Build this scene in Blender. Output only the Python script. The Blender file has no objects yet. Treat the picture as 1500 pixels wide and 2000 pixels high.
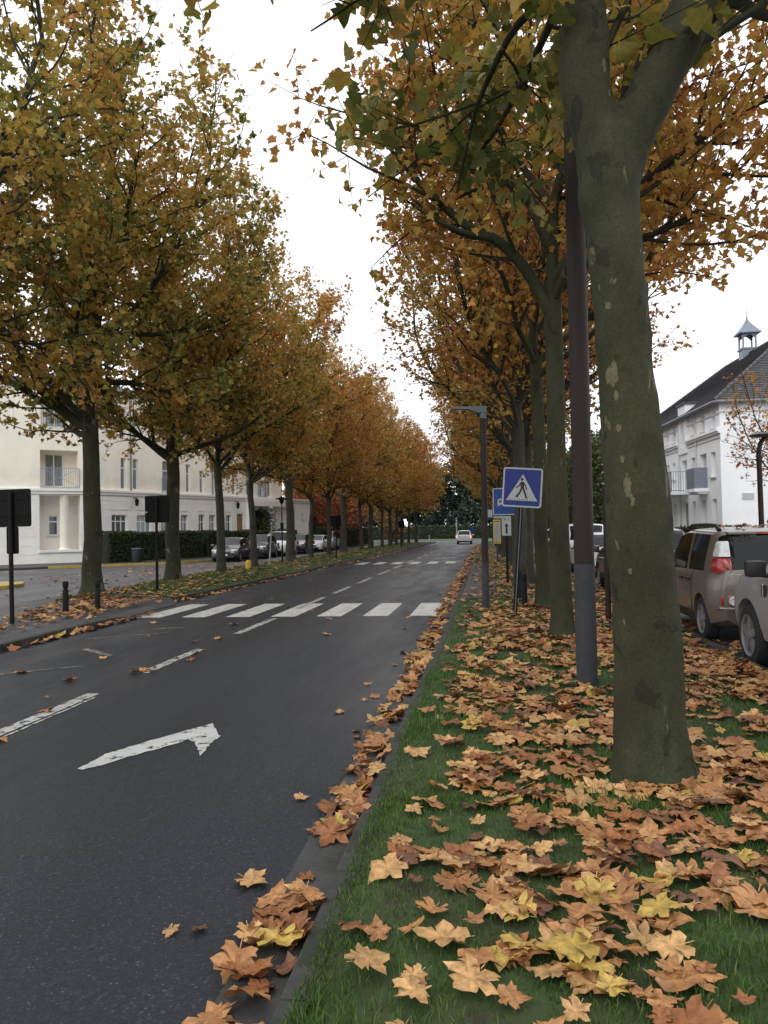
import bpy, bmesh, math, random
import numpy as np
from mathutils import Vector, Matrix, noise as mnoise

PI = math.pi
R = math.radians
random.seed(7)
SC = bpy.context.scene
COL = SC.collection

# ------------------------------------------------------------------ camera, sky, sun, exposure
CAM_POS = np.array([0.0, 0.0, 1.65])
YAW, PITCH, ROLL = R(7.568), R(1.470), R(1.10)
FW = np.array([-math.sin(YAW) * math.cos(PITCH), math.cos(YAW) * math.cos(PITCH), math.sin(PITCH)])
_rt0 = np.array([math.cos(YAW), math.sin(YAW), 0.0])
_up0 = np.cross(_rt0, FW)
RT = math.cos(ROLL) * _rt0 - math.sin(ROLL) * _up0
UP = math.sin(ROLL) * _rt0 + math.cos(ROLL) * _up0
cam_data = bpy.data.cameras.new('camera')
cam = bpy.data.objects.new('camera', cam_data)
COL.objects.link(cam)
m = Matrix.Identity(4)
for i in range(3):
    m[i][0], m[i][1], m[i][2], m[i][3] = RT[i], UP[i], -FW[i], CAM_POS[i]
cam.matrix_world = m
cam_data.lens = 27.0
cam_data.sensor_width = 36.0
cam_data.clip_start = 0.05
cam_data.clip_end = 2000.0
SC.camera = cam

SUN_EL, SUN_ROT = R(38), R(200)
world = bpy.data.worlds.new('World')
SC.world = world
world.use_nodes = True
wn, wl = world.node_tree.nodes, world.node_tree.links
wn.clear()
w_out = wn.new('ShaderNodeOutputWorld')
w_mix = wn.new('ShaderNodeMixShader')
w_sky = wn.new('ShaderNodeTexSky')
w_sky.sky_type = 'NISHITA'
w_sky.sun_disc = False
w_sky.sun_elevation = SUN_EL
w_sky.sun_rotation = SUN_ROT
w_b1 = wn.new('ShaderNodeBackground')
w_b1.inputs['Strength'].default_value = 0.10
w_b2 = wn.new('ShaderNodeBackground')          # the closed white cloud deck
w_b2.inputs['Color'].default_value = (0.955, 0.975, 1.0, 1)
w_b2.inputs['Strength'].default_value = 1.62
w_mix.inputs['Fac'].default_value = 0.90
wl.new(w_sky.outputs['Color'], w_b1.inputs['Color'])
wl.new(w_b1.outputs[0], w_mix.inputs[1])
wl.new(w_b2.outputs[0], w_mix.inputs[2])
wl.new(w_mix.outputs[0], w_out.inputs['Surface'])

sun_data = bpy.data.lights.new('sun', 'SUN')
sun_data.energy = 0.9
sun_data.angle = R(40)
sun_data.color = (1.0, 0.97, 0.93)
sun = bpy.data.objects.new('sun', sun_data)
COL.objects.link(sun)
_sd = Vector((math.sin(SUN_ROT) * math.cos(SUN_EL), math.cos(SUN_ROT) * math.cos(SUN_EL), math.sin(SUN_EL)))
sun.rotation_euler = _sd.to_track_quat('Z', 'Y').to_euler()

SC.view_settings.view_transform = 'Standard'
SC.view_settings.look = 'None'
SC.view_settings.exposure = 0.0
SC.view_settings.gamma = 1.0
SC.view_settings.use_curve_mapping = False
try:
    SC.cycles.max_bounces = 9
    SC.cycles.diffuse_bounces = 6
    SC.cycles.glossy_bounces = 3
    SC.cycles.transmission_bounces = 4
    SC.cycles.use_denoising = True
except Exception:
    pass


# ------------------------------------------------------------------ materials
def srgb(r, g, b):
    f = lambda c: (c / 255 / 12.92) if c / 255 <= 0.04045 else ((c / 255 + 0.055) / 1.055) ** 2.4
    return (f(r), f(g), f(b))


def new_mat(name):
    mt = bpy.data.materials.new(name)
    mt.use_nodes = True
    nt = mt.node_tree
    nt.nodes.clear()
    out = nt.nodes.new('ShaderNodeOutputMaterial')
    return mt, nt.nodes, nt.links, out


def n_noise(N, L, scale, detail=4, rough=0.6, coord='Object', stretch=None, distort=0.0):
    tc = N.new('ShaderNodeTexCoord')
    t = N.new('ShaderNodeTexNoise')
    t.inputs['Scale'].default_value = scale
    t.inputs['Detail'].default_value = detail
    t.inputs['Roughness'].default_value = rough
    t.inputs['Distortion'].default_value = distort
    if stretch:
        mp = N.new('ShaderNodeMapping')
        mp.inputs['Scale'].default_value = stretch
        L.new(tc.outputs[coord], mp.inputs['Vector'])
        L.new(mp.outputs[0], t.inputs['Vector'])
    else:
        L.new(tc.outputs[coord], t.inputs['Vector'])
    return t


def n_ramp(N, L, src, stops):
    r = N.new('ShaderNodeValToRGB')
    els = r.color_ramp.elements
    while len(els) > 1:
        els.remove(els[-1])
    for i, (p, c) in enumerate(stops):
        e = els[0] if i == 0 else els.new(p)
        e.position = p
        c = c if hasattr(c, '__len__') else (c, c, c)
        e.color = (c[0], c[1], c[2], 1)
    L.new(src, r.inputs['Fac'])
    return r


def n_mix(N, L, fac, a, b, mode='MIX'):
    mx = N.new('ShaderNodeMix')
    mx.data_type = 'RGBA'
    mx.blend_type = mode
    for idx, v in ((0, fac), (6, a), (7, b)):
        if hasattr(v, 'is_output') or hasattr(v, 'links'):
            L.new(v, mx.inputs[idx])
        elif hasattr(v, '__len__'):
            mx.inputs[idx].default_value = (v[0], v[1], v[2], 1)
        else:
            mx.inputs[idx].default_value = v
    return mx.outputs[2]


def n_bump(N, L, src, strength, dist=0.02):
    b = N.new('ShaderNodeBump')
    b.inputs['Strength'].default_value = strength
    b.inputs['Distance'].default_value = dist
    L.new(src, b.inputs['Height'])
    return b.outputs[0]


def mat(name, color, rough=0.6, metal=0.0, vary=0.15, scale=3.0, bump=0.0, bscale=40.0, coat=0.0, spec=0.5, dirt=None, stretch=None):
    mt, N, L, out = new_mat(name)
    p = N.new('ShaderNodeBsdfPrincipled')
    p.inputs['Roughness'].default_value = rough
    p.inputs['Metallic'].default_value = metal
    p.inputs['Coat Weight'].default_value = coat
    p.inputs['Coat Roughness'].default_value = 0.06
    p.inputs['Specular IOR Level'].default_value = spec
    if vary > 0:
        t = n_noise(N, L, scale, 5, 0.6, stretch=stretch)
        lo = [max(0, c * (1 - vary)) for c in color]
        hi = [min(1, c * (1 + vary)) for c in color]
        r = n_ramp(N, L, t.outputs[0], [(0.3, lo), (0.7, hi)])
        src = r.outputs[0]
        if dirt:
            t2 = n_noise(N, L, dirt[1], 6, 0.65)
            r2 = n_ramp(N, L, t2.outputs[0], [(dirt[2], 0.0), (dirt[2] + 0.15, 1.0)])
            src = n_mix(N, L, r2.outputs[0], src, dirt[0])
        L.new(src, p.inputs['Base Color'])
    else:
        p.inputs['Base Color'].default_value = (*color, 1)
    if bump > 0:
        t3 = n_noise(N, L, bscale, 4, 0.6)
        L.new(n_bump(N, L, t3.outputs[0], bump, 0.01), p.inputs['Normal'])
    L.new(p.outputs[0], out.inputs[0])
    return mt


def leaf_mat(name, source, transl=0.3, rough=0.55, mottle=0.35, mscale=30.0, spec=0.35, shade=False):
    """source: 'Col' attribute or the object's own colour."""
    mt, N, L, out = new_mat(name)
    if source == 'attr':
        a = N.new('ShaderNodeAttribute')
        a.attribute_name = 'Col'
        c = a.outputs['Color']
    else:
        a = N.new('ShaderNodeObjectInfo')
        c = a.outputs['Color']
    t = n_noise(N, L, mscale, 4, 0.7)
    r = n_ramp(N, L, t.outputs[0], [(0.35, 1 - mottle), (0.65, 1.0 + 0.0)])
    c = n_mix(N, L, 1.0, c, r.outputs[0], 'MULTIPLY')
    if shade:
        a2 = N.new('ShaderNodeAttribute')
        a2.attribute_name = 'Col'
        c = n_mix(N, L, 1.0, c, a2.outputs['Color'], 'MULTIPLY')
    p = N.new('ShaderNodeBsdfPrincipled')
    p.inputs['Roughness'].default_value = rough
    p.inputs['Specular IOR Level'].default_value = spec
    L.new(c, p.inputs['Base Color'])
    if transl > 0:
        tr = N.new('ShaderNodeBsdfTranslucent')
        L.new(c, tr.inputs['Color'])
        ms = N.new('ShaderNodeMixShader')
        ms.inputs[0].default_value = transl
        L.new(p.outputs[0], ms.inputs[1])
        L.new(tr.outputs[0], ms.inputs[2])
        L.new(ms.outputs[0], out.inputs[0])
    else:
        L.new(p.outputs[0], out.inputs[0])
    return mt


def bark_mat(name):
    mt, N, L, out = new_mat(name)
    p = N.new('ShaderNodeBsdfPrincipled')
    p.inputs['Roughness'].default_value = 0.85
    p.inputs['Specular IOR Level'].default_value = 0.2
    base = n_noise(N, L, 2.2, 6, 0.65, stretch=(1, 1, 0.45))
    c1 = n_ramp(N, L, base.outputs[0], [(0.25, (0.024, 0.024, 0.012)), (0.5, (0.041, 0.040, 0.021)), (0.75, (0.070, 0.067, 0.038))])  # tones below real bark: shade of surrounding trees is put into the colour
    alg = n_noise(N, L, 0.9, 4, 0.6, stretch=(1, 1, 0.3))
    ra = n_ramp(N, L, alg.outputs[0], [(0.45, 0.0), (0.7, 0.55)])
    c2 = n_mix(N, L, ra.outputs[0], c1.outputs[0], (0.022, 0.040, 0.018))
    # flaked pale plates
    fl = n_noise(N, L, 3.1, 3, 0.45, stretch=(1.6, 1.6, 0.6), distort=0.6)
    rf = n_ramp(N, L, fl.outputs[0], [(0.675, 0.0), (0.69, 1.0)])
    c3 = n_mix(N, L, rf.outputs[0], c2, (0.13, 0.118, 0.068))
    at = N.new('ShaderNodeAttribute')
    at.attribute_name = 'Flake'
    fn = n_noise(N, L, 24, 5, 0.7, stretch=(1, 1, 0.55))
    fa = N.new('ShaderNodeMath')
    fa.operation = 'MULTIPLY'
    L.new(at.outputs['Fac'], fa.inputs[0])
    L.new(fn.outputs[0], fa.inputs[1])
    ff = n_ramp(N, L, fa.outputs[0], [(0.34, 0.0), (0.365, 1.0)])
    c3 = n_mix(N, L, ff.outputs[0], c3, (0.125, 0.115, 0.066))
    # darker old plates
    dk = n_noise(N, L, 5.0, 4, 0.5, stretch=(1.2, 1.2, 0.7), distort=0.5)
    rd = n_ramp(N, L, dk.outputs[0], [(0.62, 0.0), (0.65, 0.6)])
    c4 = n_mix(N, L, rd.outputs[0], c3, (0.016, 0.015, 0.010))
    # fine speckle
    sp = n_noise(N, L, 60, 3, 0.7)
    rs = n_ramp(N, L, sp.outputs[0], [(0.35, 0.72), (0.65, 1.12)])
    c5 = n_mix(N, L, 1.0, c4, rs.outputs[0], 'MULTIPLY')
    L.new(c5, p.inputs['Base Color'])
    b1 = n_noise(N, L, 26, 5, 0.65, stretch=(1, 1, 0.6))
    add = N.new('ShaderNodeMath')
    add.operation = 'MULTIPLY_ADD'
    L.new(rd.outputs[0], add.inputs[0])
    add.inputs[1].default_value = 0.7
    L.new(b1.outputs[0], add.inputs[2])
    L.new(n_bump(N, L, add.outputs[0], 0.55, 0.012), p.inputs['Normal'])
    L.new(p.outputs[0], out.inputs[0])
    return mt


def asphalt_mat(name, dark, light, rlo, rhi, wet=True, speck=0.35, grain=(0.10, 0.103, 0.11), spec=0.5):
    mt, N, L, out = new_mat(name)
    p = N.new('ShaderNodeBsdfPrincipled')
    big = n_noise(N, L, 0.35, 5, 0.6, stretch=(1.0, 0.25, 1))
    fine = n_noise(N, L, 55, 3, 0.7)
    vor = N.new('ShaderNodeTexVoronoi')
    vor.inputs['Scale'].default_value = 95
    tc = N.new('ShaderNodeTexCoord')
    L.new(tc.outputs['Object'], vor.inputs['Vector'])
    c1 = n_ramp(N, L, big.outputs[0], [(0.3, dark), (0.7, light)])
    rs = n_ramp(N, L, vor.outputs['Color'], [(0.0, 0.55), (0.75, 1.0), (0.88, 1.5), (1.0, 3.4)])
    c2 = n_mix(N, L, speck, c1.outputs[0], n_mix(N, L, 1.0, c1.outputs[0], rs.outputs[0], 'MULTIPLY'))
    rf = n_ramp(N, L, fine.outputs[0], [(0.3, 0.8), (0.7, 1.2)])
    c3 = n_mix(N, L, 1.0, c2, rf.outputs[0], 'MULTIPLY')
    v2 = N.new('ShaderNodeTexVoronoi')
    v2.inputs['Scale'].default_value = 46
    L.new(tc.outputs['Object'], v2.inputs['Vector'])
    dot = n_ramp(N, L, v2.outputs['Distance'], [(0.16, 1.0), (0.30, 0.0)])
    sel = N.new('ShaderNodeSeparateColor')
    L.new(v2.outputs['Color'], sel.inputs[0])
    rare = n_ramp(N, L, sel.outputs[0], [(0.62, 0.0), (0.66, 0.45), (0.92, 0.5), (0.95, 1.0)])
    mul = N.new('ShaderNodeMath')
    mul.operation = 'MULTIPLY'
    L.new(dot.outputs[0], mul.inputs[0])
    L.new(rare.outputs[0], mul.inputs[1])
    c3 = n_mix(N, L, mul.outputs[0], c3, grain)
    L.new(c3, p.inputs['Base Color'])
    rr = n_noise(N, L, 0.8, 5, 0.65, stretch=(1.2, 0.22, 1))
    r2 = n_ramp(N, L, rr.outputs[0], [(0.35, rlo), (0.65, rhi)])
    L.new(r2.outputs[0], p.inputs['Roughness'])
    p.inputs['Specular IOR Level'].default_value = spec
    mixh = N.new('ShaderNodeMath')
    mixh.operation = 'ADD'
    L.new(vor.outputs['Distance'], mixh.inputs[0])
    L.new(fine.outputs[0], mixh.inputs[1])
    L.new(n_bump(N, L, mixh.outputs[0], 0.32, 0.004), p.inputs['Normal'])
    L.new(p.outputs[0], out.inputs[0])
    return mt


def paint_mat(name, col, under, wear, scale=9.0, rough=0.5):
    """Road paint worn through to the asphalt in ragged patches."""
    mt, N, L, out = new_mat(name)
    p = N.new('ShaderNodeBsdfPrincipled')
    t = n_noise(N, L, scale, 6, 0.72)
    r = n_ramp(N, L, t.outputs[0], [(wear - 0.025, 0.0), (wear + 0.025, 1.0)])
    t2 = n_noise(N, L, 2.2, 4, 0.6)
    cc = n_ramp(N, L, t2.outputs[0], [(0.3, [c * 0.72 for c in col]), (0.7, col)])
    L.new(n_mix(N, L, r.outputs[0], under, cc.outputs[0]), p.inputs['Base Color'])
    p.inputs['Roughness'].default_value = rough
    t3 = n_noise(N, L, 70, 3, 0.7)
    L.new(n_bump(N, L, t3.outputs[0], 0.25, 0.004), p.inputs['Normal'])
    L.new(p.outputs[0], out.inputs[0])
    return mt


def slate_mat(name):
    mt, N, L, out = new_mat(name)
    p = N.new('ShaderNodeBsdfPrincipled')
    t = n_noise(N, L, 1.2, 6, 0.7)
    c = n_ramp(N, L, t.outputs[0], [(0.3, (0.045, 0.045, 0.052)), (0.7, (0.085, 0.085, 0.095))])
    t2 = n_noise(N, L, 0.5, 6, 0.7)
    r2 = n_ramp(N, L, t2.outputs[0], [(0.52, 0.0), (0.66, 0.55)])
    L.new(n_mix(N, L, r2.outputs[0], c.outputs[0], (0.085, 0.082, 0.045)), p.inputs['Base Color'])
    p.inputs['Roughness'].default_value = 0.6
    L.new(p.outputs[0], out.inputs[0])
    return mt


M = {}
M['asphalt'] = asphalt_mat('asphalt', (0.0125, 0.0148, 0.0195), (0.0235, 0.0270, 0.0340), 0.34, 0.58, speck=0.9, spec=0.30, grain=(0.080, 0.084, 0.092))
M['side_asphalt'] = asphalt_mat('side_asphalt', (0.050, 0.052, 0.062), (0.078, 0.080, 0.093), 0.40, 0.62, grain=(0.14, 0.14, 0.15))
M['pave'] = asphalt_mat('pave', (0.030, 0.030, 0.032), (0.050, 0.050, 0.051), 0.45, 0.7)
M['concrete'] = mat('concrete', (0.040, 0.040, 0.040), 0.55, vary=0.35, scale=5, bump=0.3, bscale=60, dirt=((0.018, 0.019, 0.015), 3.0, 0.46))
M['kerbstone'] = mat('kerbstone', (0.042, 0.042, 0.039), 0.7, vary=0.4, scale=6, bump=0.45, bscale=50, dirt=((0.016, 0.022, 0.010), 4.0, 0.42))
M['white_paint'] = paint_mat('white_paint', (0.56, 0.55, 0.51), (0.020, 0.021, 0.024), 0.40)
M['worn_paint'] = paint_mat('worn_paint', (0.44, 0.43, 0.40), (0.020, 0.021, 0.024), 0.46)
M['arrow_paint'] = paint_mat('arrow_paint', (0.52, 0.515, 0.485), (0.019, 0.020, 0.023), 0.42, 6.5)
M['old_paint'] = paint_mat('old_paint', (0.28, 0.23, 0.15), (0.020, 0.021, 0.024), 0.50, 14)
M['yellow_paint'] = paint_mat('yellow_paint', (0.50, 0.36, 0.07), (0.12, 0.11, 0.09), 0.40, 7)
M['soil'] = mat('soil', (0.034, 0.060, 0.014), 0.95, vary=0.45, scale=4, bump=0.5, bscale=30, dirt=((0.035, 0.028, 0.016), 2.0, 0.5))
M['far_grass'] = mat('far_grass', (0.075, 0.105, 0.030), 0.95, vary=0.35, scale=0.6)
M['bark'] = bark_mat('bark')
M['bark_far'] = mat('bark_far', (0.038, 0.036, 0.022), 0.9, vary=0.45, scale=2.5, bump=0.4, bscale=20, dirt=((0.09, 0.085, 0.055), 2.5, 0.60))
M['leaf_crown'] = leaf_mat('leaf_crown', 'attr', 0.42, 0.55, 0.25, 14)
M['leaf_crown_single'] = leaf_mat('leaf_crown_single', 'object', 0.42, 0.5, 0.35, 4)
M['leaf_litter'] = leaf_mat('leaf_litter', 'attr', 0.06, 0.5, 0.45, 24)
M['leaf_single'] = leaf_mat('leaf_single', 'object', 0.06, 0.48, 0.5, 5, shade=True)
M['leaf_green'] = leaf_mat('leaf_green', 'attr', 0.2, 0.6, 0.3, 10)
M['grass'] = leaf_mat('grass', 'attr', 0.25, 0.5, 0.2, 6)
M['hedge_core'] = mat('hedge_core', (0.012, 0.018, 0.008), 0.95, vary=0.3)
M['black_paint'] = mat('black_paint', (0.006, 0.006, 0.007), 0.6, vary=0.2, scale=12, spec=0.18)
M['sign_back'] = mat('sign_back', (0.006, 0.006, 0.0065), 0.6, vary=0.25, scale=5, spec=0.12)
M['brown_wood'] = mat('brown_wood', (0.020, 0.0120, 0.0095), 0.6, spec=0.3, vary=0.25, scale=9, stretch=(1, 1, 0.12), bump=0.1, bscale=30)
M['pole_grey'] = mat('pole_grey', (0.034, 0.036, 0.043), 0.6, spec=0.3, vary=0.2, scale=8, dirt=((0.022, 0.022, 0.02), 6, 0.58))
M['head_grey'] = mat('head_grey', (0.10, 0.118, 0.132), 0.5, vary=0.12)
M['galv'] = mat('galv', (0.28, 0.29, 0.29), 0.45, 0.6, vary=0.15, scale=8)
M['sign_blue'] = mat('sign_blue', (0.003, 0.016, 0.155), 0.45, vary=0.10, scale=3)
M['bus_blue'] = mat('bus_blue', (0.004, 0.045, 0.21), 0.45, vary=0.10, scale=3)
M['sign_white'] = mat('sign_white', (0.36, 0.385, 0.385), 0.5, vary=0.08, scale=5)
M['sign_black'] = mat('sign_black', (0.012, 0.012, 0.014), 0.5, vary=0.1)
M['navy'] = mat('navy', (0.012, 0.022, 0.085), 0.5, vary=0.1)
M['purple_post'] = mat('purple_post', (0.035, 0.024, 0.07), 0.5, vary=0.15)
M['panel_yellow'] = mat('panel_yellow', (0.50, 0.36, 0.03), 0.5, vary=0.1)
M['timetable'] = mat('timetable', (0.33, 0.35, 0.42), 0.35, vary=0.15, scale=14)
M['plastic_yellow'] = mat('plastic_yellow', (0.62, 0.37, 0.02), 0.5, vary=0.15)
M['cream'] = mat('cream', (0.90, 0.84, 0.73), 0.85, vary=0.05, scale=0.8, bump=0.08, bscale=60, dirt=((0.78, 0.71, 0.59), 0.5, 0.55))
M['stone_pale'] = mat('stone_pale', (0.84, 0.81, 0.77), 0.85, vary=0.06, scale=1.2, bump=0.1, bscale=50, dirt=((0.74, 0.71, 0.66), 0.7, 0.56))
M['white_render'] = mat('white_render', (0.90, 0.91, 0.935), 0.85, vary=0.05, scale=0.7, bump=0.06, bscale=60, dirt=((0.76, 0.77, 0.80), 0.45, 0.58))
M['trim_white'] = mat('trim_white', (0.82, 0.82, 0.82), 0.6, vary=0.05)
M['trim_grey'] = mat('trim_grey', (0.17, 0.18, 0.20), 0.6, vary=0.1)
M['sill'] = mat('sill', (0.55, 0.53, 0.5), 0.8, vary=0.12)
M['door_wood'] = mat('door_wood', (0.26, 0.15, 0.05), 0.6, vary=0.2, scale=6, stretch=(1, 1, 0.15))
M['dark_wood'] = mat('dark_wood', (0.05, 0.025, 0.015), 0.5, vary=0.2)
M['rail_blue'] = mat('rail_blue', (0.30, 0.36, 0.42), 0.5, vary=0.1)
M['rail_grey'] = mat('rail_grey', (0.20, 0.23, 0.28), 0.5, vary=0.1)
M['slate'] = slate_mat('slate')
M['zinc'] = mat('zinc', (0.20, 0.23, 0.29), 0.5, 0.2, vary=0.15, scale=3)
M['win_glass'] = mat('win_glass', (0.045, 0.055, 0.060), 0.06, vary=0.3, scale=1.3, spec=0.8)
M['curtain_glass'] = mat('curtain_glass', (0.20, 0.24, 0.25), 0.08, vary=0.35, scale=2.2, spec=0.8, stretch=(4, 4, 0.3))
M['shutter_white'] = mat('shutter_white', (0.60, 0.60, 0.61), 0.6, vary=0.08)
M['car_glass'] = mat('car_glass', (0.006, 0.009, 0.009), 0.04, vary=0.3, scale=1.5, spec=0.32)
M['tyre'] = mat('tyre', (0.012, 0.012, 0.012), 0.8, vary=0.2)
M['rim'] = mat('rim', (0.20, 0.205, 0.21), 0.4, 0.35, vary=0.15)
M['black_trim'] = mat('black_trim', (0.012, 0.012, 0.013), 0.55, vary=0.15)
M['chrome'] = mat('chrome', (0.72, 0.72, 0.70), 0.18, 0.9, vary=0.05)
M['red_lens'] = mat('red_lens', (0.34, 0.010, 0.012), 0.12, vary=0.2, scale=30, coat=0.6)
M['clear_lens'] = mat('clear_lens', (0.62, 0.63, 0.64), 0.10, vary=0.25, scale=18, coat=0.6)
M['plate_white'] = mat('plate_white', (0.65, 0.65, 0.6), 0.4, vary=0.05)
M['beige_car'] = mat('beige_car', (0.175, 0.158, 0.131), 0.34, 0.45, vary=0.05, coat=0.55)
M['silver_car'] = mat('silver_car', (0.42, 0.43, 0.445), 0.34, 0.5, vary=0.05, coat=0.55)
M['dark_car'] = mat('dark_car', (0.022, 0.022, 0.026), 0.22, 0.2, vary=0.1, coat=0.7)
M['navy_car'] = mat('navy_car', (0.030, 0.034, 0.048), 0.22, 0.2, vary=0.1, coat=0.7)
M['brown_car'] = mat('brown_car', (0.065, 0.05, 0.042), 0.3, 0.3, vary=0.1, coat=0.6)
M['white_car'] = mat('white_car', (0.72, 0.73, 0.74), 0.3, 0.0, vary=0.04, coat=0.6)
M['green_car'] = mat('green_car', (0.42, 0.56, 0.40), 0.3, 0.1, vary=0.05, coat=0.6)
M['twig'] = mat('twig', (0.06, 0.045, 0.03), 0.9, vary=0.2)
M['brick_far'] = mat('brick_far', (0.10, 0.065, 0.052), 0.85, vary=0.25, scale=2)


def emit_mat(name, col, strength):
    mt, N, L, out = new_mat(name)
    e = N.new('ShaderNodeEmission')
    e.inputs[0].default_value = (*col, 1)
    e.inputs[1].default_value = strength
    L.new(e.outputs[0], out.inputs[0])
    return mt


M['lit_lens'] = emit_mat('lit_lens', (1.0, 0.42, 0.36), 1.6)


# ------------------------------------------------------------------ object helpers
def tag(o, label=None, cat=None, group=None, kind=None):
    if label:
        o['label'] = label
    if cat:
        o['category'] = cat
    if group:
        o['group'] = group
    if kind:
        o['kind'] = kind
    return o


def empty(name, loc=(0, 0, 0), rz=0.0, parent=None):
    o = bpy.data.objects.new(name, None)
    o.empty_display_size = 0.2
    COL.objects.link(o)
    o.location = loc
    o.rotation_euler = (0, 0, rz)
    if parent:
        o.parent = parent
    return o


def link_mesh(name, me, material=None, parent=None, loc=None, rot=None):
    o = bpy.data.objects.new(name, me)
    COL.objects.link(o)
    if material is not None and not me.materials:
        me.materials.append(material)
    if parent:
        o.parent = parent
    if loc is not None:
        o.location = loc
    if rot is not None:
        o.rotation_euler = rot
    return o


def np_mesh(name, V, faces, cols=None, smooth=False):
    """faces: list of int arrays (n,k)."""
    me = bpy.data.meshes.new(name)
    V = np.asarray(V, dtype=np.float32)
    me.vertices.add(len(V))
    me.vertices.foreach_set('co', V.ravel())
    faces = [np.asarray(f, dtype=np.int32) for f in faces if len(f)]
    li = np.concatenate([f.ravel() for f in faces])
    tot = np.concatenate([np.full(len(f), f.shape[1], dtype=np.int32) for f in faces])
    st = np.concatenate([[0], np.cumsum(tot)[:-1]]).astype(np.int32)
    me.loops.add(len(li))
    me.loops.foreach_set('vertex_index', li)
    me.polygons.add(len(tot))
    me.polygons.foreach_set('loop_start', st)
    me.polygons.foreach_set('loop_total', tot)
    if smooth:
        me.polygons.foreach_set('use_smooth', np.ones(len(tot), dtype=bool))
    me.update(calc_edges=True)
    if cols is not None:
        at = me.color_attributes.new('Col', 'FLOAT_COLOR', 'POINT')
        c4 = np.ones((len(V), 4), dtype=np.float32)
        c4[:, :3] = cols
        at.data.foreach_set('color', c4.ravel())
    me.validate()
    return me


class MB:
    def __init__(self):
        self.v, self.f = [], []

    def add(self, vs, fs):
        o = len(self.v)
        self.v += [tuple(p) for p in vs]
        self.f += [tuple(i + o for i in f) for f in fs]
        return self

    def box(self, x0, x1, y0, y1, z0, z1, mtx=None):
        vs = [(x0, y0, z0), (x1, y0, z0), (x1, y1, z0), (x0, y1, z0), (x0, y0, z1), (x1, y0, z1), (x1, y1, z1), (x0, y1, z1)]
        if mtx is not None:
            vs = [tuple(mtx @ Vector(p)) for p in vs]
        return self.add(vs, [(0, 3, 2, 1), (4, 5, 6, 7), (0, 1, 5, 4), (1, 2, 6, 5), (2, 3, 7, 6), (3, 0, 4, 7)])

    def cbox(self, c, s, mtx=None):
        return self.box(c[0] - s[0] / 2, c[0] + s[0] / 2, c[1] - s[1] / 2, c[1] + s[1] / 2, c[2] - s[2] / 2, c[2] + s[2] / 2, mtx)

    def tube(self, pts, rad, n=8, cap=True):
        pts = [Vector(p) for p in pts]
        if not hasattr(rad, '__len__'):
            rad = [rad] * len(pts)
        o = len(self.v)
        ref = None
        for i, p in enumerate(pts):
            d = (pts[min(i + 1, len(pts) - 1)] - pts[max(i - 1, 0)])
            d = d.normalized() if d.length > 1e-9 else Vector((0, 0, 1))
            if ref is None:
                ref = Vector((1, 0, 0)) if abs(d.x) < 0.8 else Vector((0, 1, 0))
            a = (ref - d * ref.dot(d)).normalized()
            ref = a
            b = d.cross(a)
            for k in range(n):
                t = 2 * PI * k / n
                self.v.append(tuple(p + a * math.cos(t) * rad[i] + b * math.sin(t) * rad[i]))
        for i in range(len(pts) - 1):
            for k in range(n):
                k2 = (k + 1) % n
                self.f.append((o + i * n + k, o + i * n + k2, o + (i + 1) * n + k2, o + (i + 1) * n + k))
        if cap:
            self.f.append(tuple(o + k for k in range(n))[::-1])
            e = o + (len(pts) - 1) * n
            self.f.append(tuple(e + k for k in range(n)))
        return self

    def lathe(self, prof, n=16, axis='z', mtx=None, cap=True):
        o = len(self.v)
        for r, z in prof:
            for k in range(n):
                t = 2 * PI * k / n
                p = Vector((r * math.cos(t), r * math.sin(t), z))
                if axis == 'x':
                    p = Vector((z, r * math.cos(t), r * math.sin(t)))
                if mtx is not None:
                    p = mtx @ p
                self.v.append(tuple(p))
        for i in range(len(prof) - 1):
            for k in range(n):
                k2 = (k + 1) % n
                self.f.append((o + i * n + k, o + i * n + k2, o + (i + 1) * n + k2, o + (i + 1) * n + k))
        if cap:
            self.f.append(tuple(o + k for k in range(n))[::-1])
            e = o + (len(prof) - 1) * n
            self.f.append(tuple(e + k for k in range(n)))
        return self

    def prism(self, poly, y0, y1):
        """poly in (x, z), extruded along y; y0 is the front (towards -y)."""
        n = len(poly)
        vs = [(p[0], y0, p[1]) for p in poly] + [(p[0], y1, p[1]) for p in poly]
        fs = [tuple(range(n)), tuple(range(2 * n - 1, n - 1, -1))]
        for i in range(n):
            j = (i + 1) % n
            fs.append((i, i + n, j + n, j))
        return self.add(vs, fs)

    def flat(self, poly, z):
        return self.add([(p[0], p[1], z) for p in poly], [tuple(range(len(poly)))])

    def mesh(self, name, bevel=0.0, smooth=False, seg=2):
        me = bpy.data.meshes.new(name)
        me.from_pydata(self.v, [], self.f)
        me.update()
        bm = bmesh.new()
        bm.from_mesh(me)
        bmesh.ops.recalc_face_normals(bm, faces=bm.faces)
        if bevel > 0:
            ed = [e for e in bm.edges if len(e.link_faces) == 2 and e.calc_face_angle(0) > R(30)]
            bmesh.ops.bevel(bm, geom=ed, offset=bevel, segments=seg, affect='EDGES', profile=0.6)
        bm.to_mesh(me)
        bm.free()
        if smooth:
            me.shade_smooth()
            me.set_sharp_from_angle(angle=R(38))
        return me

    def build(self, name, material, parent=None, bevel=0.0, smooth=False, loc=None, rot=None):
        return link_mesh(name, self.mesh(name, bevel, smooth), material, parent, loc, rot)


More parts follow.
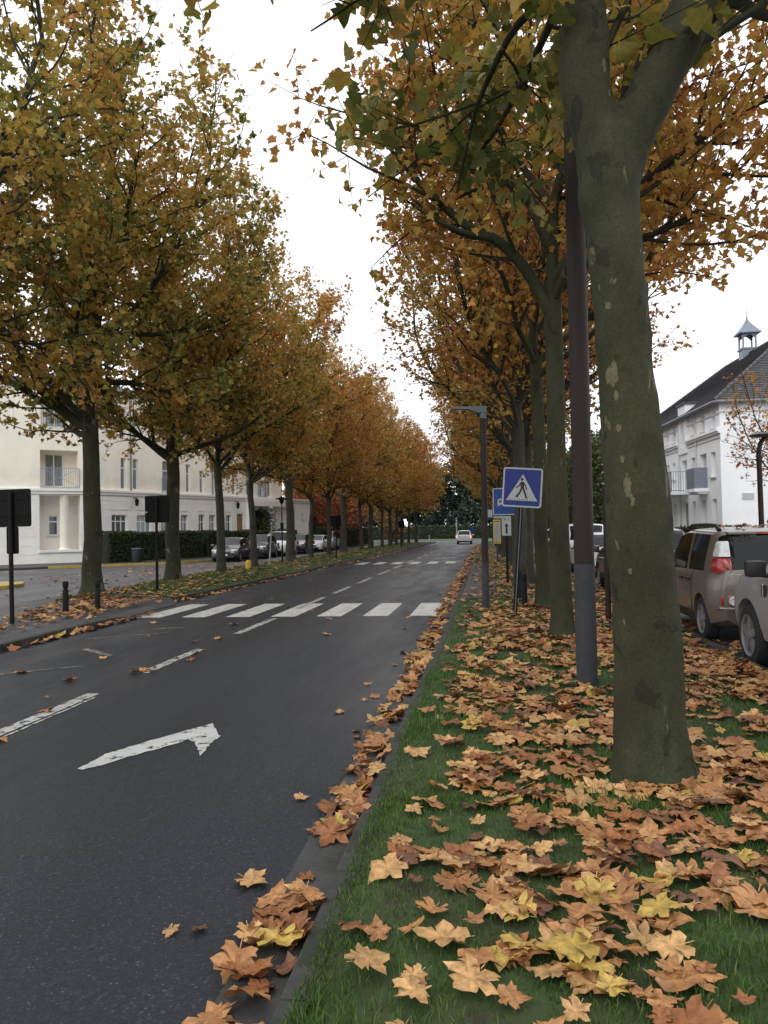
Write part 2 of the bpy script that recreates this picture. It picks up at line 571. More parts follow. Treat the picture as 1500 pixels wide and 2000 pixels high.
def rounded_rect(w, h, r, n=5, cx=0.0, cz=0.0):
    out = []
    for (sx, sz, a0) in ((1, 1, 0), (-1, 1, 90), (-1, -1, 180), (1, -1, 270)):
        for k in range(n + 1):
            a = R(a0 + 90 * k / n)
            out.append((cx + sx * (w / 2 - r) + r * math.cos(a), cz + sz * (h / 2 - r) + r * math.sin(a)))
    return out


def text_part(name, body, size, material, parent, loc, depth=0.001):
    cu = bpy.data.curves.new(name, 'FONT')
    cu.body = body
    cu.size = size
    cu.align_x = 'CENTER'
    cu.align_y = 'CENTER'
    cu.extrude = depth
    tmp = bpy.data.objects.new(name + '_tmp', cu)
    COL.objects.link(tmp)
    dg = bpy.context.evaluated_depsgraph_get()
    me = bpy.data.meshes.new_from_object(tmp.evaluated_get(dg))
    bpy.data.objects.remove(tmp)
    bpy.data.curves.remove(cu)
    me.materials.clear()
    return link_mesh(name, me, material, parent, loc, (PI / 2, 0, 0))


def copy_tree(o, parent=None):
    c = o.copy()
    COL.objects.link(c)
    if parent:
        c.parent = parent
    for ch in list(o.children):
        copy_tree(ch, c)
    return c


def lawn_z(x, y):
    e = np.clip((np.asarray(x) + 0.62) / 0.5, 0, 1)
    return 0.066 + e * (0.012 + 0.016 * np.sin(1.7 * x + 0.6 * y) + 0.012 * np.sin(2.3 * y - 0.8 * x + 1.0))


def verge_left_kerb(y):
    """Kerb line of the left verge."""
    return -7.85 + (y - 18.5) * (0.95 / 88.0)


def verge_left_far(y):
    return -10.9 - np.clip((y - 19) / 16.0, 0, 1) * 1.3


# ------------------------------------------------------------------ ground, roads, kerbs
b = MB()
b.add([(-400, -60, -0.06), (400, -60, -0.06), (400, 700, -0.06), (-400, 700, -0.06)], [(0, 1, 2, 3)])
tag(b.build('ground', M['far_grass']), kind='structure')

b = MB()
b.flat([(-12.2, -12), (-0.985, -12), (-0.985, 108), (-12.2, 108)], 0.0)
tag(b.build('road', M['asphalt']), kind='structure')

b = MB()
b.flat([(-26.0, -12), (-12.2, -12), (-12.2, 108), (-14.0, 108), (-14.2, 62), (-16.2, 48.5), (-18.1, 42.9), (-23.4, 38.6), (-26.0, 36.4)], 0.0)
tag(b.build('side_street', M['side_asphalt']), kind='structure')

b = MB()
b.flat([(-90, 108), (90, 108), (90, 128), (-90, 128)], -0.004)
tag(b.build('cross_street', M['side_asphalt']), kind='structure')

b = MB()
b.flat([(2.98, -12), (9.5, -12), (9.5, 108), (2.98, 108)], 0.0)
tag(b.build('parking_street', M['side_asphalt']), kind='structure')

b = MB()
b.box(9.5, 60, -12, 36, -0.05, 0.09)
tag(b.build('right_pavement', M['pave']), kind='structure')

b = MB()
for pl in ([(-34.5, 30), (-26.0, 36.55), (-23.5, 38.72), (-18.2, 43.05), (-16.4, 48.6), (-14.5, 62), (-14.3, 90), (-40, 90)],):
    b.add([(p[0], p[1], 0.10) for p in pl] + [(p[0], p[1], -0.05) for p in pl],
          [tuple(range(len(pl)))] + [(i, i + len(pl), (i + 1) % len(pl) + len(pl), (i + 1) % len(pl)) for i in range(len(pl))])
tag(b.build('building_pavement', M['pave']), kind='structure')

# right lawn between road and parking kerb
xs = np.linspace(-0.622, 2.86, 30)
ys = np.concatenate([np.linspace(-3, 20, 110), np.linspace(20.6, 108, 110)])
X, Y = np.meshgrid(xs, ys)
Z = lawn_z(X, Y) - 0.006
V = np.stack([X.ravel(), Y.ravel(), Z.ravel()], 1)
nx, ny = len(xs), len(ys)
idx = np.arange(nx * ny).reshape(ny, nx)
F = np.stack([idx[:-1, :-1].ravel(), idx[:-1, 1:].ravel(), idx[1:, 1:].ravel(), idx[1:, :-1].ravel()], 1)
lawn = link_mesh('lawn', np_mesh('lawn', V, [F], smooth=True), M['soil'])
tag(lawn, kind='structure')

# dark asphalt path beside the kerb near the bus stop
b = MB()
pl = [(-0.615, 17.6), (0.15, 17.8), (0.25, 24), (-0.05, 29), (-0.35, 34), (-0.615, 35)]
b.add([(p[0], p[1], 0.108) for p in pl] + [(p[0], p[1], 0.03) for p in pl],
      [tuple(range(6))] + [(i, i + 6, (i + 1) % 6 + 6, (i + 1) % 6) for i in range(6)])
tag(b.build('path', M['pave']), kind='structure')

# left refuge paving (flush at the crossing, kerbed nearer)
refuge = [(-7.22, -5, 0.10), (-7.22, 13.6, 0.10), (-7.28, 15.0, 0.02), (-7.40, 17.6, 0.02), (-7.75, 18.2, 0.10), (-10.6, 19.2, 0.10),
          (-9.95, 16.3, 0.10), (-9.2, 13.3, 0.10), (-8.4, 8, 0.10), (-8.2, -5, 0.10)]
b = MB()
n = len(refuge)
c = (-8.7, 14.9, 0.09)
b.add(refuge + [c], [(i, (i + 1) % n, n) for i in range(n)])
b.add(refuge + [(p[0], p[1], -0.03) for p in refuge], [(i, i + n, (i + 1) % n + n, (i + 1) % n) for i in range(n)])
tag(b.build('refuge_pavement', M['pave']), kind='structure')

# left verge with trees
ys = np.concatenate([np.linspace(18.3, 45, 50), np.linspace(46.5, 106, 50)])
us = np.linspace(0, 1, 14)
V = []
for y in ys:
    x0, x1 = verge_left_kerb(y) - 0.0, float(verge_left_far(y))
    if y > 95:
        x1 = x1 + (x0 - 0.4 - x1) * (y - 95) / 11.0
    for u in us:
        V.append((x0 + (x1 - x0) * u, y, 0.095 + 0.07 * math.sin(PI * u) + 0.012 * math.sin(3 * y + 5 * u)))
nv = len(V)
base = [(p[0], p[1], -0.03) for p in V]
idx = np.arange(nv).reshape(len(ys), 14)
F = np.stack([idx[:-1, :-1].ravel(), idx[:-1, 1:].ravel(), idx[1:, 1:].ravel(), idx[1:, :-1].ravel()], 1)[:, ::-1]
rim = list(idx[:, 0]) + list(idx[-1, 1:]) + list(idx[::-1, -1][1:]) + list(idx[0, ::-1][1:-1])
Fr = np.array([(rim[i], rim[(i + 1) % len(rim)], rim[(i + 1) % len(rim)] + nv, rim[i] + nv) for i in range(len(rim))])
tag(link_mesh('left_verge', np_mesh('left_verge', V + base, [F, Fr], smooth=False), M['soil']), kind='structure')


def kerb_run(name, pts, width, top, length, material, maxn, gap=0.008, label=None, bottom=-0.08, bev=0.012):
    """A kerb of single stones laid along pts (x, y); the stones share one mesh."""
    root = MB()
    pts = [Vector((p[0], p[1], 0)) for p in pts]
    for i in range(len(pts) - 1):
        d = (pts[i + 1] - pts[i])
        L_ = d.length
        mt = Matrix.Translation(pts[i]) @ Matrix.Rotation(math.atan2(d.y, d.x), 4, 'Z')
        root.box(0, L_, -width / 2 + 0.012, width / 2 - 0.012, bottom, top - 0.014, mt)
    ro = root.build(name, M['soil'])
    tag(ro, label, kind='structure')
    sm = MB().box(gap / 2, length - gap / 2, -width / 2, width / 2, bottom, top).mesh('kerb_stone', bev)
    sm.materials.append(material)
    k = 0
    rest = MB()
    for i in range(len(pts) - 1):
        d = pts[i + 1] - pts[i]
        a = math.atan2(d.y, d.x)
        u = d.normalized()
        q = 0.0
        while q + length <= d.length + 0.02:
            p = pts[i] + u * q
            if k < maxn:
                o = link_mesh('kerb_stone', sm, None, ro, (p.x, p.y, random.uniform(-0.005, 0.004)), (random.uniform(-.008, .008), 0, a + random.uniform(-.004, .004)))
            else:
                rest.box(gap / 2, length - gap / 2, -width / 2, width / 2, bottom, top, Matrix.Translation(p) @ Matrix.Rotation(a, 4, 'Z'))
            k += 1
            q += length
    if rest.v:
        r = rest.build('kerb_stone_run', material, ro)
        tag(r, kind='stuff')
    return ro


kerb_run('right_kerb', [(-0.682, 0.6), (-0.682, 106)], 0.12, 0.062, 1.0, M['kerbstone'], 44)
# concrete gutter channel slabs
kerb_run('gutter', [(-0.866, 0.8), (-0.866, 106)], 0.24, 0.010, 1.0, M['concrete'], 40, gap=0.006, bottom=-0.06, bev=0.004)
kerb_run('parking_kerb', [(2.92, 0.5), (2.92, 100)], 0.13, 0.095, 1.0, M['kerbstone'], 34)
kerb_run('refuge_kerb', [(-7.16, 3.5), (-7.16, 13.9)], 0.14, 0.112, 1.0, M['kerbstone'], 12)
lk = [(float(verge_left_kerb(y)) + 0.06, y) for y in (18.4, 40.4, 62.4, 84.4, 105.4)]
kerb_run('left_kerb', lk, 0.14, 0.115, 1.0, M['kerbstone'], 44)
kerb_run('yellow_kerb', [(-23.42, 38.62), (-18.12, 42.95)], 0.14, 0.13, 1.1, M['yellow_paint'], 20)
kerb_run('yellow_kerb', [(-17.9, 43.3), (-16.5, 47.6)], 0.14, 0.13, 1.1, M['yellow_paint'], 20)
# yellow-edged traffic island on the far left
b = MB()
isl = [(-15.7, 24.4), (-16.3, 25.4), (-18.5, 25.8), (-21, 24.6), (-21, 22.5), (-16.2, 22.6), (-15.6, 23.4)]
b.add([(p[0], p[1], 0.13) for p in isl] + [(p[0], p[1], -0.02) for p in isl], [tuple(range(7))[::-1]] + [(i, (i + 1) % 7, (i + 1) % 7 + 7, i + 7) for i in range(7)])
tag(b.build('traffic_island', M['yellow_paint'], bevel=0.03), kind='structure')

# road paint
def marking(name):
    o = empty(name)
    tag(o, kind='structure')
    return o


def ragged(poly, step=0.07, amp=0.008, rng=random):
    out = []
    n = len(poly)
    for i in range(n):
        a, c = Vector(poly[i]), Vector(poly[(i + 1) % n])
        k = max(1, int((c - a).length / step))
        for j in range(k):
            p = a.lerp(c, j / k)
            out.append((p.x + rng.uniform(-amp, amp), p.y + rng.uniform(-amp, amp)))
    return out


cw = marking('crosswalk')
for k in range(7):
    xr = -1.02 - 0.925 * k
    MB().flat(ragged([(xr - 0.50, 14.95 - 0.02 * k), (xr, 14.95 - 0.02 * k), (xr, 17.6), (xr - 0.50, 17.6 + 0.01 * k)]), 0.004).build(
        'stripe', M['white_paint'] if k not in (0,) else M['white_paint'], cw)
cw2 = marking('crosswalk')
for k in range(6):
    xr = -1.62 - 0.92 * k
    MB().flat(ragged([(xr - 0.50, 38.6), (xr, 38.6), (xr, 41.1), (xr - 0.50, 41.1)]), 0.004).build('stripe', M['white_paint'], cw2)
MB().flat(ragged([(-4.6, 62), (-2.2, 62), (-2.2, 62.9), (-4.6, 62.9)]), 0.004).build('stripe', M['worn_paint'], cw2)
cl = marking('centre_line')
yy = [(3.2, 7.67), (8.83, 10.72), (12.37, 14.6), (16.4, 19.3), (20.5, 23.0), (24.5, 27.4), (29.3, 32.6), (34.2, 37.2), (39.6, 43.5), (46, 49), (51, 54), (56.5, 59.5), (62, 65), (68, 71), (74, 77), (80, 83)]
for i, (y0, y1) in enumerate(yy):
    zz = 0.008 if 14.9 < y0 < 17.7 or 38 < y0 < 41 else 0.004
    MB().flat(ragged([(-4.215, y0), (-4.075, y0), (-4.075, y1), (-4.215, y1)]), zz).build('dash', M['worn_paint'], cl)
MB().flat(ragged([(-4.03, 4.6), (-4.00, 4.6), (-4.02, 7.5), (-4.05, 7.5)], amp=.004), 0.004).build('dash', M['worn_paint'], cl)
ol = marking('old_lane_line')
for (p, q, w) in (((-6.6, 8.15), (-5.15, 9.32), 0.05), ((-5.96, 10.75), (-5.2, 10.1), 0.07), ((-6.5, 11.75), (-5.42, 12.53), 0.05), ((-5.9, 13.1), (-5.4, 13.16), 0.06)):
    d = (Vector(q) - Vector(p)).normalized()
    nn = Vector((-d.y, d.x)) * w
    MB().flat(ragged([tuple(Vector(p) - nn), tuple(Vector(q) - nn * .6), tuple(Vector(q) + nn * .6), tuple(Vector(p) + nn)]), 0.004).build('dash', M['old_paint'], ol)
wl_ = marking('white_edge_line')
MB().flat(ragged([(-24.4, 35.9), (-16.9, 33.6), (-16.85, 33.75), (-24.3, 36.07)]), 0.004).build('dash', M['worn_paint'], wl_)
ar = marking('road_arrow')
ARROW = [(-2.92, 5.171), (-2.905, 5.549), (-2.782, 5.809), (-2.619, 6.126), (-2.416, 6.511), (-2.315, 6.308), (-2.201, 6.103), (-2.201, 5.89), (-2.164, 5.638), (-2.156, 5.533), (-2.254, 5.743), (-2.353, 5.91), (-2.411, 5.982), (-2.533, 5.753), (-2.691, 5.497), (-2.79, 5.276), (-2.877, 5.162)]
MB().flat(ragged(ARROW, 0.04, 0.010), 0.004).build(
    'paint_shape', M['arrow_paint'], ar)


# ------------------------------------------------------------------ trees
CROWN_R = [(0.0, 0.0), (0.26, -0.08), (0.44, 0.08), (0.34, 0.20), (0.60, 0.38), (0.47, 0.54), (0.29, 0.57), (0.20, 0.78), (0.0, 1.0)]
_half = np.array(CROWN_R)
_NH = len(CROWN_R)
CL_V = [(0, 0), (0, 1.0)] + CROWN_R[1:-1] + [(-p[0], p[1]) for p in CROWN_R[1:-1]]
CL_V = np.array([(p[0], p[1], 0.30 * abs(p[0]) - 0.22 * (p[1] ** 2)) for p in CL_V], dtype=np.float32)
_k = _NH - 2
CL_F = np.array([[0] + list(range(2, 2 + _k)) + [1], [0, 1] + list(range(2 + 2 * _k - 1, 2 + _k - 1, -1))], dtype=np.int32)
_mh = [(0.0, 0.0), (0.40, -0.02), (0.32, 0.20), (0.60, 0.40), (0.28, 0.57), (0.0, 1.0)]
ML_V = [(0, 0), (0, 1.0)] + _mh[1:-1] + [(-p[0], p[1]) for p in _mh[1:-1]]
ML_V = np.array([(p[0], p[1], 0.30 * abs(p[0]) - 0.22 * (p[1] ** 2)) for p in ML_V], dtype=np.float32)
ML_F = np.array([[0, 2, 3, 4, 5, 1], [0, 1, 9, 8, 7, 6]], dtype=np.int32)
# simple leaf for far crowns: a folded diamond with two side lobes
SL_V = np.array([(0, 0, 0), (0.55, 0.30, 0.16), (0.22, 0.55, 0.02), (0, 1, -0.2), (-0.22, 0.55, 0.02), (-0.55, 0.30, 0.16)], dtype=np.float32)
SL_F = np.array([[0, 1, 2, 3], [0, 3, 4, 5]], dtype=np.int32)

PAL = np.array([(0.130, 0.155, 0.035), (0.335, 0.290, 0.062), (0.530, 0.355, 0.075), (0.580, 0.320, 0.075), (0.550, 0.235, 0.056), (0.370, 0.155, 0.050)])


def tone_color(t, rng):
    t = np.clip(t, 0, 0.999) * (len(PAL) - 1)
    i = t.astype(int)
    f = (t - i)[:, None]
    c = PAL[i] * (1 - f) + PAL[np.minimum(i + 1, len(PAL) - 1)] * f
    return c * rng.uniform(0.78, 1.22, (len(t), 1))


def unit(v):
    return v / (np.linalg.norm(v, axis=-1, keepdims=True) + 1e-9)


def inst_leaves(P, Rm, S, LV, LF, cols):
    n, k = len(P), len(LV)
    V = np.einsum('nij,kj->nki', Rm, LV) * S[:, None, None] + P[:, None, :]
    F = (LF[None] + (np.arange(n) * k)[:, None, None]).reshape(-1, LF.shape[1])
    C = np.repeat(cols, k, axis=0)
    return V.reshape(-1, 3), F, C


def leaf_frames(n, rng, up_bias=0.9, droop=0.35):
    """Rotation matrices: leaf blade along local y, face along local z."""
    nrm = unit(rng.normal(0, 1, (n, 3)) + np.array([0, 0, up_bias]))
    d = rng.normal(0, 1, (n, 3)) + np.array([0, 0, -droop])
    d = unit(d - nrm * (d * nrm).sum(1, keepdims=True))
    x = np.cross(d, nrm)
    return np.stack([x, d, nrm], axis=2)


class Tree:
    def __init__(self, seed, fork=4.6, top=15.6, rad=4.0, cz=9.6, hb=6.0, r0=0.24, limbs=6, dens=1.0, low=None, tone=0.45, leader=True, trunk=None, extra=None, twig_leaves=9, lw=1.0, spread=1.0, lsize=1.0, lowx=0.0, droop=False):
        self.rng = np.random.default_rng(seed)
        rng = self.rng
        self.br = []            # (points, radii, sides)
        self.tw = []            # twig points with leaf
        ph = rng.uniform(0, 6.28, 6)

        def inside(p, cx, cy):
            dx, dy = p[0] - cx, p[1] - cy
            a = math.atan2(dy, dx)
            k = 1 + 0.10 * math.sin(2 * a + ph[0]) + 0.08 * math.sin(3 * a + ph[1] + p[2] * 0.5) + 0.07 * math.sin(p[2] * 1.3 + ph[2] + a)
            dzz = (p[2] - cz) / hb
            return (dx * dx + dy * dy) / (rad * k) ** 2 + (dzz ** 2.6 if dzz > 0 else abs(dzz) ** 3.0)

        if trunk is None:
            zt = np.array([0, 0.12, 0.3, 0.7, 1.5, 2.6, 3.6, fork])
            rr = r0 * np.array([1.55, 1.3, 1.14, 1.03, 0.97, 0.92, 0.88, 0.86])
            lean = rng.normal(0, 0.018, 2)
            wob = rng.normal(0, 0.022, (8, 2))
            wob[:3] = 0
            pts = np.stack([zt * lean[0] + wob[:, 0], zt * lean[1] + wob[:, 1], zt], 1)
        else:
            pts, rr = trunk
            pts, rr = np.array(pts, float), np.array(rr, float)
        self.br.append((pts, rr, 18))
        fp = pts[-1]
        cx, cy = fp[0], fp[1]
        self.limbs = []
        lead = None
        if leader:
            L_ = [fp - np.array([0, 0, 0.3])]
            d = np.array([rng.normal(0, .05), rng.normal(0, .05), 1.0])
            while L_[-1][2] < top - 2.4:
                d = unit(d + np.array([*(rng.normal(0, .10, 2)), 0.06]))
                L_.append(L_[-1] + d * 0.7)
            L_ = np.array(L_)
            rl = np.interp(np.linspace(0, 1, len(L_)), [0, 1], [rr[-1] * 0.74, 0.018])
            self.br.append((L_, rl, 10))
            self.limbs.append((L_, rl))
            lead = L_
        a0 = rng.uniform(0, 6.28)
        for k in range(limbs):
            az = a0 + 2 * PI * k / limbs + rng.uniform(-.35, .35)
            if lead is not None and k >= limbs // 2:
                s = lead[min(len(lead) - 1, 1 + int((k - limbs // 2) * 1.2))]
            else:
                s = fp - np.array([0, 0, rng.uniform(0.05, 0.55)])
            el = R(rng.uniform(28, 58)) if spread >= 1 else R(rng.uniform(50, 72))
            lowlimb = droop and k % 2 == 0
            if lowlimb:
                el = R(rng.uniform(8, 26))
            d = np.array([math.cos(az) * math.cos(el), math.sin(az) * math.cos(el), math.sin(el)])
            L_ = [s]
            lim = rng.uniform(7, 11)
            acc = 0
            while acc < lim and inside(L_[-1], cx, cy) < 0.97 or acc < 1.2:
                d = unit(d + rng.normal(0, .10, 3) + np.array([0, 0, 0.01 if lowlimb else 0.085]))
                L_.append(L_[-1] + d * 0.5)
                acc += 0.5
            L_ = np.array(L_)
            rl = np.interp(np.linspace(0, 1, len(L_)), [0, 0.12, 1], [rr[-1] * rng.uniform(.46, .62), rr[-1] * 0.42, 0.014])
            self.br.append((L_, rl, 9))
            self.limbs.append((L_, rl))
        for (L_, rl) in (extra or []):
            L_, rl = np.array(L_, float), np.array(rl, float)
            # smooth the given path
            t = np.linspace(0, 1, len(L_))
            tt = np.linspace(0, 1, len(L_) * 4)
            L2 = np.stack([np.interp(tt, t, L_[:, i]) for i in range(3)], 1)
            L2[1:-1] += rng.normal(0, .02, (len(L2) - 2, 3))
            k3 = np.array([.25, .5, .25])
            for _ in range(3):
                L2[1:-1] = L2[:-2] * .25 + L2[1:-1] * .5 + L2[2:] * .25
            r2 = np.interp(tt, t, rl)
            self.br.append((L2, r2, 12))
            self.limbs.append((L2, r2))
        # second order
        tw = []
        for li, (L_, rl) in enumerate(self.limbs):
            seg = np.linalg.norm(np.diff(L_, axis=0), axis=1)
            cum = np.concatenate([[0], np.cumsum(seg)])
            q = rng.uniform(0.7, 1.2) if L_ is not lead else 1.0
            while q < cum[-1]:
                p = np.array([np.interp(q, cum, L_[:, i]) for i in range(3)])
                j = min(len(L_) - 2, np.searchsorted(cum, q) - 1)
                dp = unit(L_[j + 1] - L_[j])
                rp = np.interp(q, cum, rl)
                for _ in range(2 if rng.random() < 0.75 else 1):
                    w = rng.normal(0, 1, 3)
                    w = unit(w - dp * w.dot(dp))
                    outw = unit(np.array([p[0] - cx, p[1] - cy, 0]) + 1e-3)
                    d = unit(dp * 0.55 + w * 0.9 + outw * 0.35 + np.array([0, 0, 0.22]))
                    B = [p]
                    ln = rng.uniform(1.1, 2.7) * (1.0 if q < cum[-1] * .7 else 0.75) * lw
                    acc = 0
                    while acc < ln and (inside(B[-1], cx, cy) < 1.03 or acc < 0.6):
                        d = unit(d + rng.normal(0, .14, 3) + np.array([0, 0, 0.05]))
                        B.append(B[-1] + d * 0.32)
                        acc += 0.32
                    B = np.array(B)
                    if low is not None and B[-1][2] < low + lowx * min(max(-0.9 - B[-1][0], 0), 2) - .05:
                        continue
                    rb = np.interp(np.linspace(0, 1, len(B)), [0, 1], [min(rp * 0.6, 0.035), 0.006])
                    self.br.append((B, rb, 5))
                    for jj in range(1, len(B)):
                        for _ in range(2 if rng.random() < dens * 0.55 else 1):
                            w = rng.normal(0, 1, 3)
                            td = unit(w + np.array([0, 0, 0.25]) + unit(B[jj] - B[jj - 1]) * 0.6)
                            tl = rng.uniform(0.35, 0.85)
                            e = B[jj] + td * tl
                            if inside(e, cx, cy) > 1.12:
                                continue
                            tw.append((B[jj], e))
                q += rng.uniform(0.42, 0.72) / dens
        tw = np.array(tw)                       # (n, 2, 3)
        if low is not None:
            tw = tw[(tw[:, 1, 2] > low + lowx * np.clip(-0.9 - tw[:, 1, 0], 0, 2))]
        self.twigs = tw
        n = len(tw)
        reps = twig_leaves
        t = rng.uniform(0.15, 1.05, (n, reps))
        P = tw[:, None, 0] * (1 - t[..., None]) + tw[:, None, 1] * t[..., None]
        P = P.reshape(-1, 3) + rng.normal(0, 0.075, (n * reps, 3))
        keep = rng.random(len(P)) < 0.92
        P = P[keep]
        self.P = P
        nz = np.zeros(len(P))
        for _ in range(5):
            kv = rng.normal(0, 0.75, 3)
            nz += np.sin(P @ kv + rng.uniform(0, 6.28))
        tw_t = np.repeat(rng.normal(0, 0.10, n), reps)[keep]
        self.tone = tone + 0.085 * nz + tw_t + rng.normal(0, 0.11, len(P)) + 0.010 * (P[:, 2] - cz)
        self.Rm = leaf_frames(len(P), rng)
        self.S = rng.uniform(0.10, 0.185, len(P)) * lsize

    def wood_mesh(self, name, twigs=True):
        Vs, Fs, o = [], [], 0
        for pts, rad, ns in self.br:
            n = len(pts)
            d = np.gradient(pts, axis=0)
            d = unit(d)
            ref = np.array([1.0, 0, 0]) if abs(d[0][0]) < .8 else np.array([0, 1.0, 0])
            A = np.zeros_like(pts)
            for i in range(n):
                ref = unit(ref - d[i] * ref.dot(d[i]))
                A[i] = ref
            Bv = np.cross(d, A)
            th = np.arange(ns) * 2 * PI / ns
            ring = A[:, None] * np.cos(th)[None, :, None] + Bv[:, None] * np.sin(th)[None, :, None]
            V = pts[:, None] + ring * rad[:, None, None]
            Vs.append(V.reshape(-1, 3))
            idx = np.arange(n * ns).reshape(n, ns) + o
            nx_ = np.roll(idx, -1, axis=1)
            Fs.append(np.stack([idx[:-1].ravel(), nx_[:-1].ravel(), nx_[1:].ravel(), idx[1:].ravel()], 1))
            o += n * ns
        if twigs and len(self.twigs):
            tw = self.twigs
            d = unit(tw[:, 1] - tw[:, 0])
            a = unit(np.cross(d, np.array([0.3, 0.2, 0.9])))
            c = np.cross(d, a)
            n = len(tw)
            ring = np.stack([a, -0.5 * a + 0.866 * c, -0.5 * a - 0.866 * c], 1)
            V0 = tw[:, 0][:, None] + ring * 0.0065
            V1 = tw[:, 1][:, None] + ring * 0.003
            Vs.append(np.concatenate([V0, V1], 1).reshape(-1, 3))
            k = np.arange(n)[:, None] * 6 + o
            for (p, q) in ((0, 1), (1, 2), (2, 0)):
                Fs.append(np.concatenate([k + p, k + q, k + q + 3, k + p + 3], 1))
        return np_mesh(name, np.concatenate(Vs), [np.concatenate(Fs)], smooth=True)

    def crown_mesh(self, name, simple=False, sel=None, scale=1.0):
        s = slice(None) if sel is None else sel
        cols = tone_color(self.tone[s], self.rng)
        LV, LF = {True: (SL_V, SL_F), 'mid': (ML_V, ML_F), False: (CL_V, CL_F)}[simple]
        V, F, C = inst_leaves(self.P[s], self.Rm[s], self.S[s] * scale, LV, LF, cols)
        return np_mesh(name, V, [F], C)


def in_frame(P):
    v = P - CAM_POS
    dz = v @ FW
    px = 750 + 1500 * (v @ RT) / np.maximum(dz, 1e-3)
    py = 1000 - 1500 * (v @ UP) / np.maximum(dz, 1e-3)
    return (dz > 0.3) & (px > -10) & (px < 1510) & (py > -10) & (py < 2010), dz


def leaf_variants(count, seed):
    out = []
    rng = np.random.default_rng(seed)
    for k in range(count):
        V = CL_V.copy()
        V[:, 2] *= rng.uniform(0.4, 1.9)
        V[2:, 2] += rng.normal(0, .05, len(V) - 2)
        V[:, 0] *= rng.uniform(0.85, 1.1)
        me = np_mesh('leaf', V, [CL_F])
        me.materials.append(M['leaf_crown_single'])
        out.append(me)
    return out


CROWN_LEAVES = leaf_variants(6, 3)


def place_tree(T, loc, label, group, n_single, material, crown_simple=False, wood=None, rz=0.0, cat='tree'):
    """A tree of its own: trunk with limbs, crown; its n_single largest-showing leaves are parts of the crown."""
    root = empty('plane_tree', loc, rz)
    tag(root, label, cat, group)
    wm = wood if wood is not None else T.wood_mesh('trunk')
    link_mesh('trunk', wm, material, root)
    sel = np.arange(len(T.P))
    Rz = np.array([[math.cos(rz), -math.sin(rz), 0], [math.sin(rz), math.cos(rz), 0], [0, 0, 1]])
    W = T.P @ Rz.T + np.array(loc)
    ok, dz = in_frame(W)
    order = np.argsort(np.where(ok, dz, 1e6))[:n_single] if n_single else np.array([], int)
    rest = np.setdiff1d(sel, order)
    cr = link_mesh('crown', T.crown_mesh('crown', crown_simple, rest), M['leaf_crown'], root)
    tag(cr, kind='stuff')
    if n_single:
        cols = tone_color(T.tone[order], T.rng)
        for j, i in enumerate(order):
            o = bpy.data.objects.new('leaf', CROWN_LEAVES[j % len(CROWN_LEAVES)])
            COL.objects.link(o)
            o.parent = cr
            m4 = np.eye(4)
            m4[:3, :3] = T.Rm[i] * T.S[i]
            m4[:3, 3] = T.P[i]
            o.matrix_local = Matrix(m4.tolist())
            o.color = (*[float(c) for c in cols[j]], 1)
    return root


# --- the near plane tree with its forked trunk
tk = ([(0.0, 0, -0.05), (0.0, 0, 0.05), (0.005, 0, 0.22), (0.01, 0, 0.6), (-0.005, 0, 1.1), (-0.03, 0, 1.7), (-0.06, 0.01, 2.2), (-0.09, 0.01, 2.7), (-0.115, 0, 3.2), (-0.145, 0, 3.7), (-0.16, 0, 4.0), (-0.17, 0, 4.15)],
      [0.305, 0.262, 0.235, 0.219, 0.208, 0.202, 0.190, 0.178, 0.172, 0.180, 0.195, 0.18])
limbL = ([(-0.19, 0, 3.8), (-0.26, 0, 4.25), (-0.295, 0, 4.6), (-0.285, 0.02, 5.15), (-0.31, 0.05, 6.0), (-0.42, 0.2, 7.2), (-0.5, 0.3, 8.8), (-0.5, 0.5, 10.5), (-0.4, .5, 12.0)],
         [0.15, 0.165, 0.165, 0.142, 0.125, 0.105, 0.085, 0.055, 0.02])
limbR = ([(-0.12, 0, 3.75), (0.0, 0, 4.15), (0.20, -0.02, 4.52), (0.44, -0.04, 5.05), (0.75, -0.05, 5.75), (1.05, 0, 6.6), (1.35, 0.1, 7.8), (1.5, 0.2, 9.2), (1.6, 0.3, 10.6)],
         [0.13, 0.158, 0.155, 0.142, 0.125, 0.105, 0.08, 0.05, 0.02])
lowL = ([(-0.29, 0.02, 5.3), (-0.7, 0.3, 5.6), (-1.2, 0.5, 5.8), (-1.8, 0.65, 5.75), (-2.3, .8, 5.6)], [0.045, 0.034, 0.024, 0.014, 0.006])
lowL2 = ([(-0.30, 0.0, 5.7), (-0.8, -0.3, 5.8), (-1.2, -0.4, 5.85), (-1.6, -0.3, 5.9)], [0.045, 0.034, 0.02, 0.007])
lowB = ([(-0.29, 0.05, 5.5), (-0.4, 0.9, 5.5), (-0.8, 1.9, 5.3), (-1.3, 2.8, 5.1)], [0.040, 0.032, 0.022, 0.008])
lowC = ([(-0.29, 0.05, 5.2), (-0.7, 0.5, 5.35), (-1.0, 1.2, 5.1), (-1.2, 1.9, 4.7)], [0.036, 0.028, 0.020, 0.008])
lowR = ([(0.5, 0.0, 5.1), (1.0, 0.7, 5.3), (1.7, 1.2, 5.5), (2.6, 1.6, 5.6)], [0.05, 0.04, 0.028, 0.010])
lowR2 = ([(0.8, 0.0, 5.8), (1.5, 0.2, 5.7), (2.3, 0.6, 5.75), (3.0, 1.0, 5.7)], [0.05, 0.04, 0.028, 0.010])
T1 = Tree(11, fork=4.15, top=13.5, rad=4.0, cz=7.7, hb=4.6, limbs=0, leader=False, trunk=tk, extra=[limbL, limbR, lowL, lowL2, lowB, lowC, lowR, lowR2], dens=1.15, tone=0.22, low=4.4, twig_leaves=7, lsize=1.0, lowx=0.62)


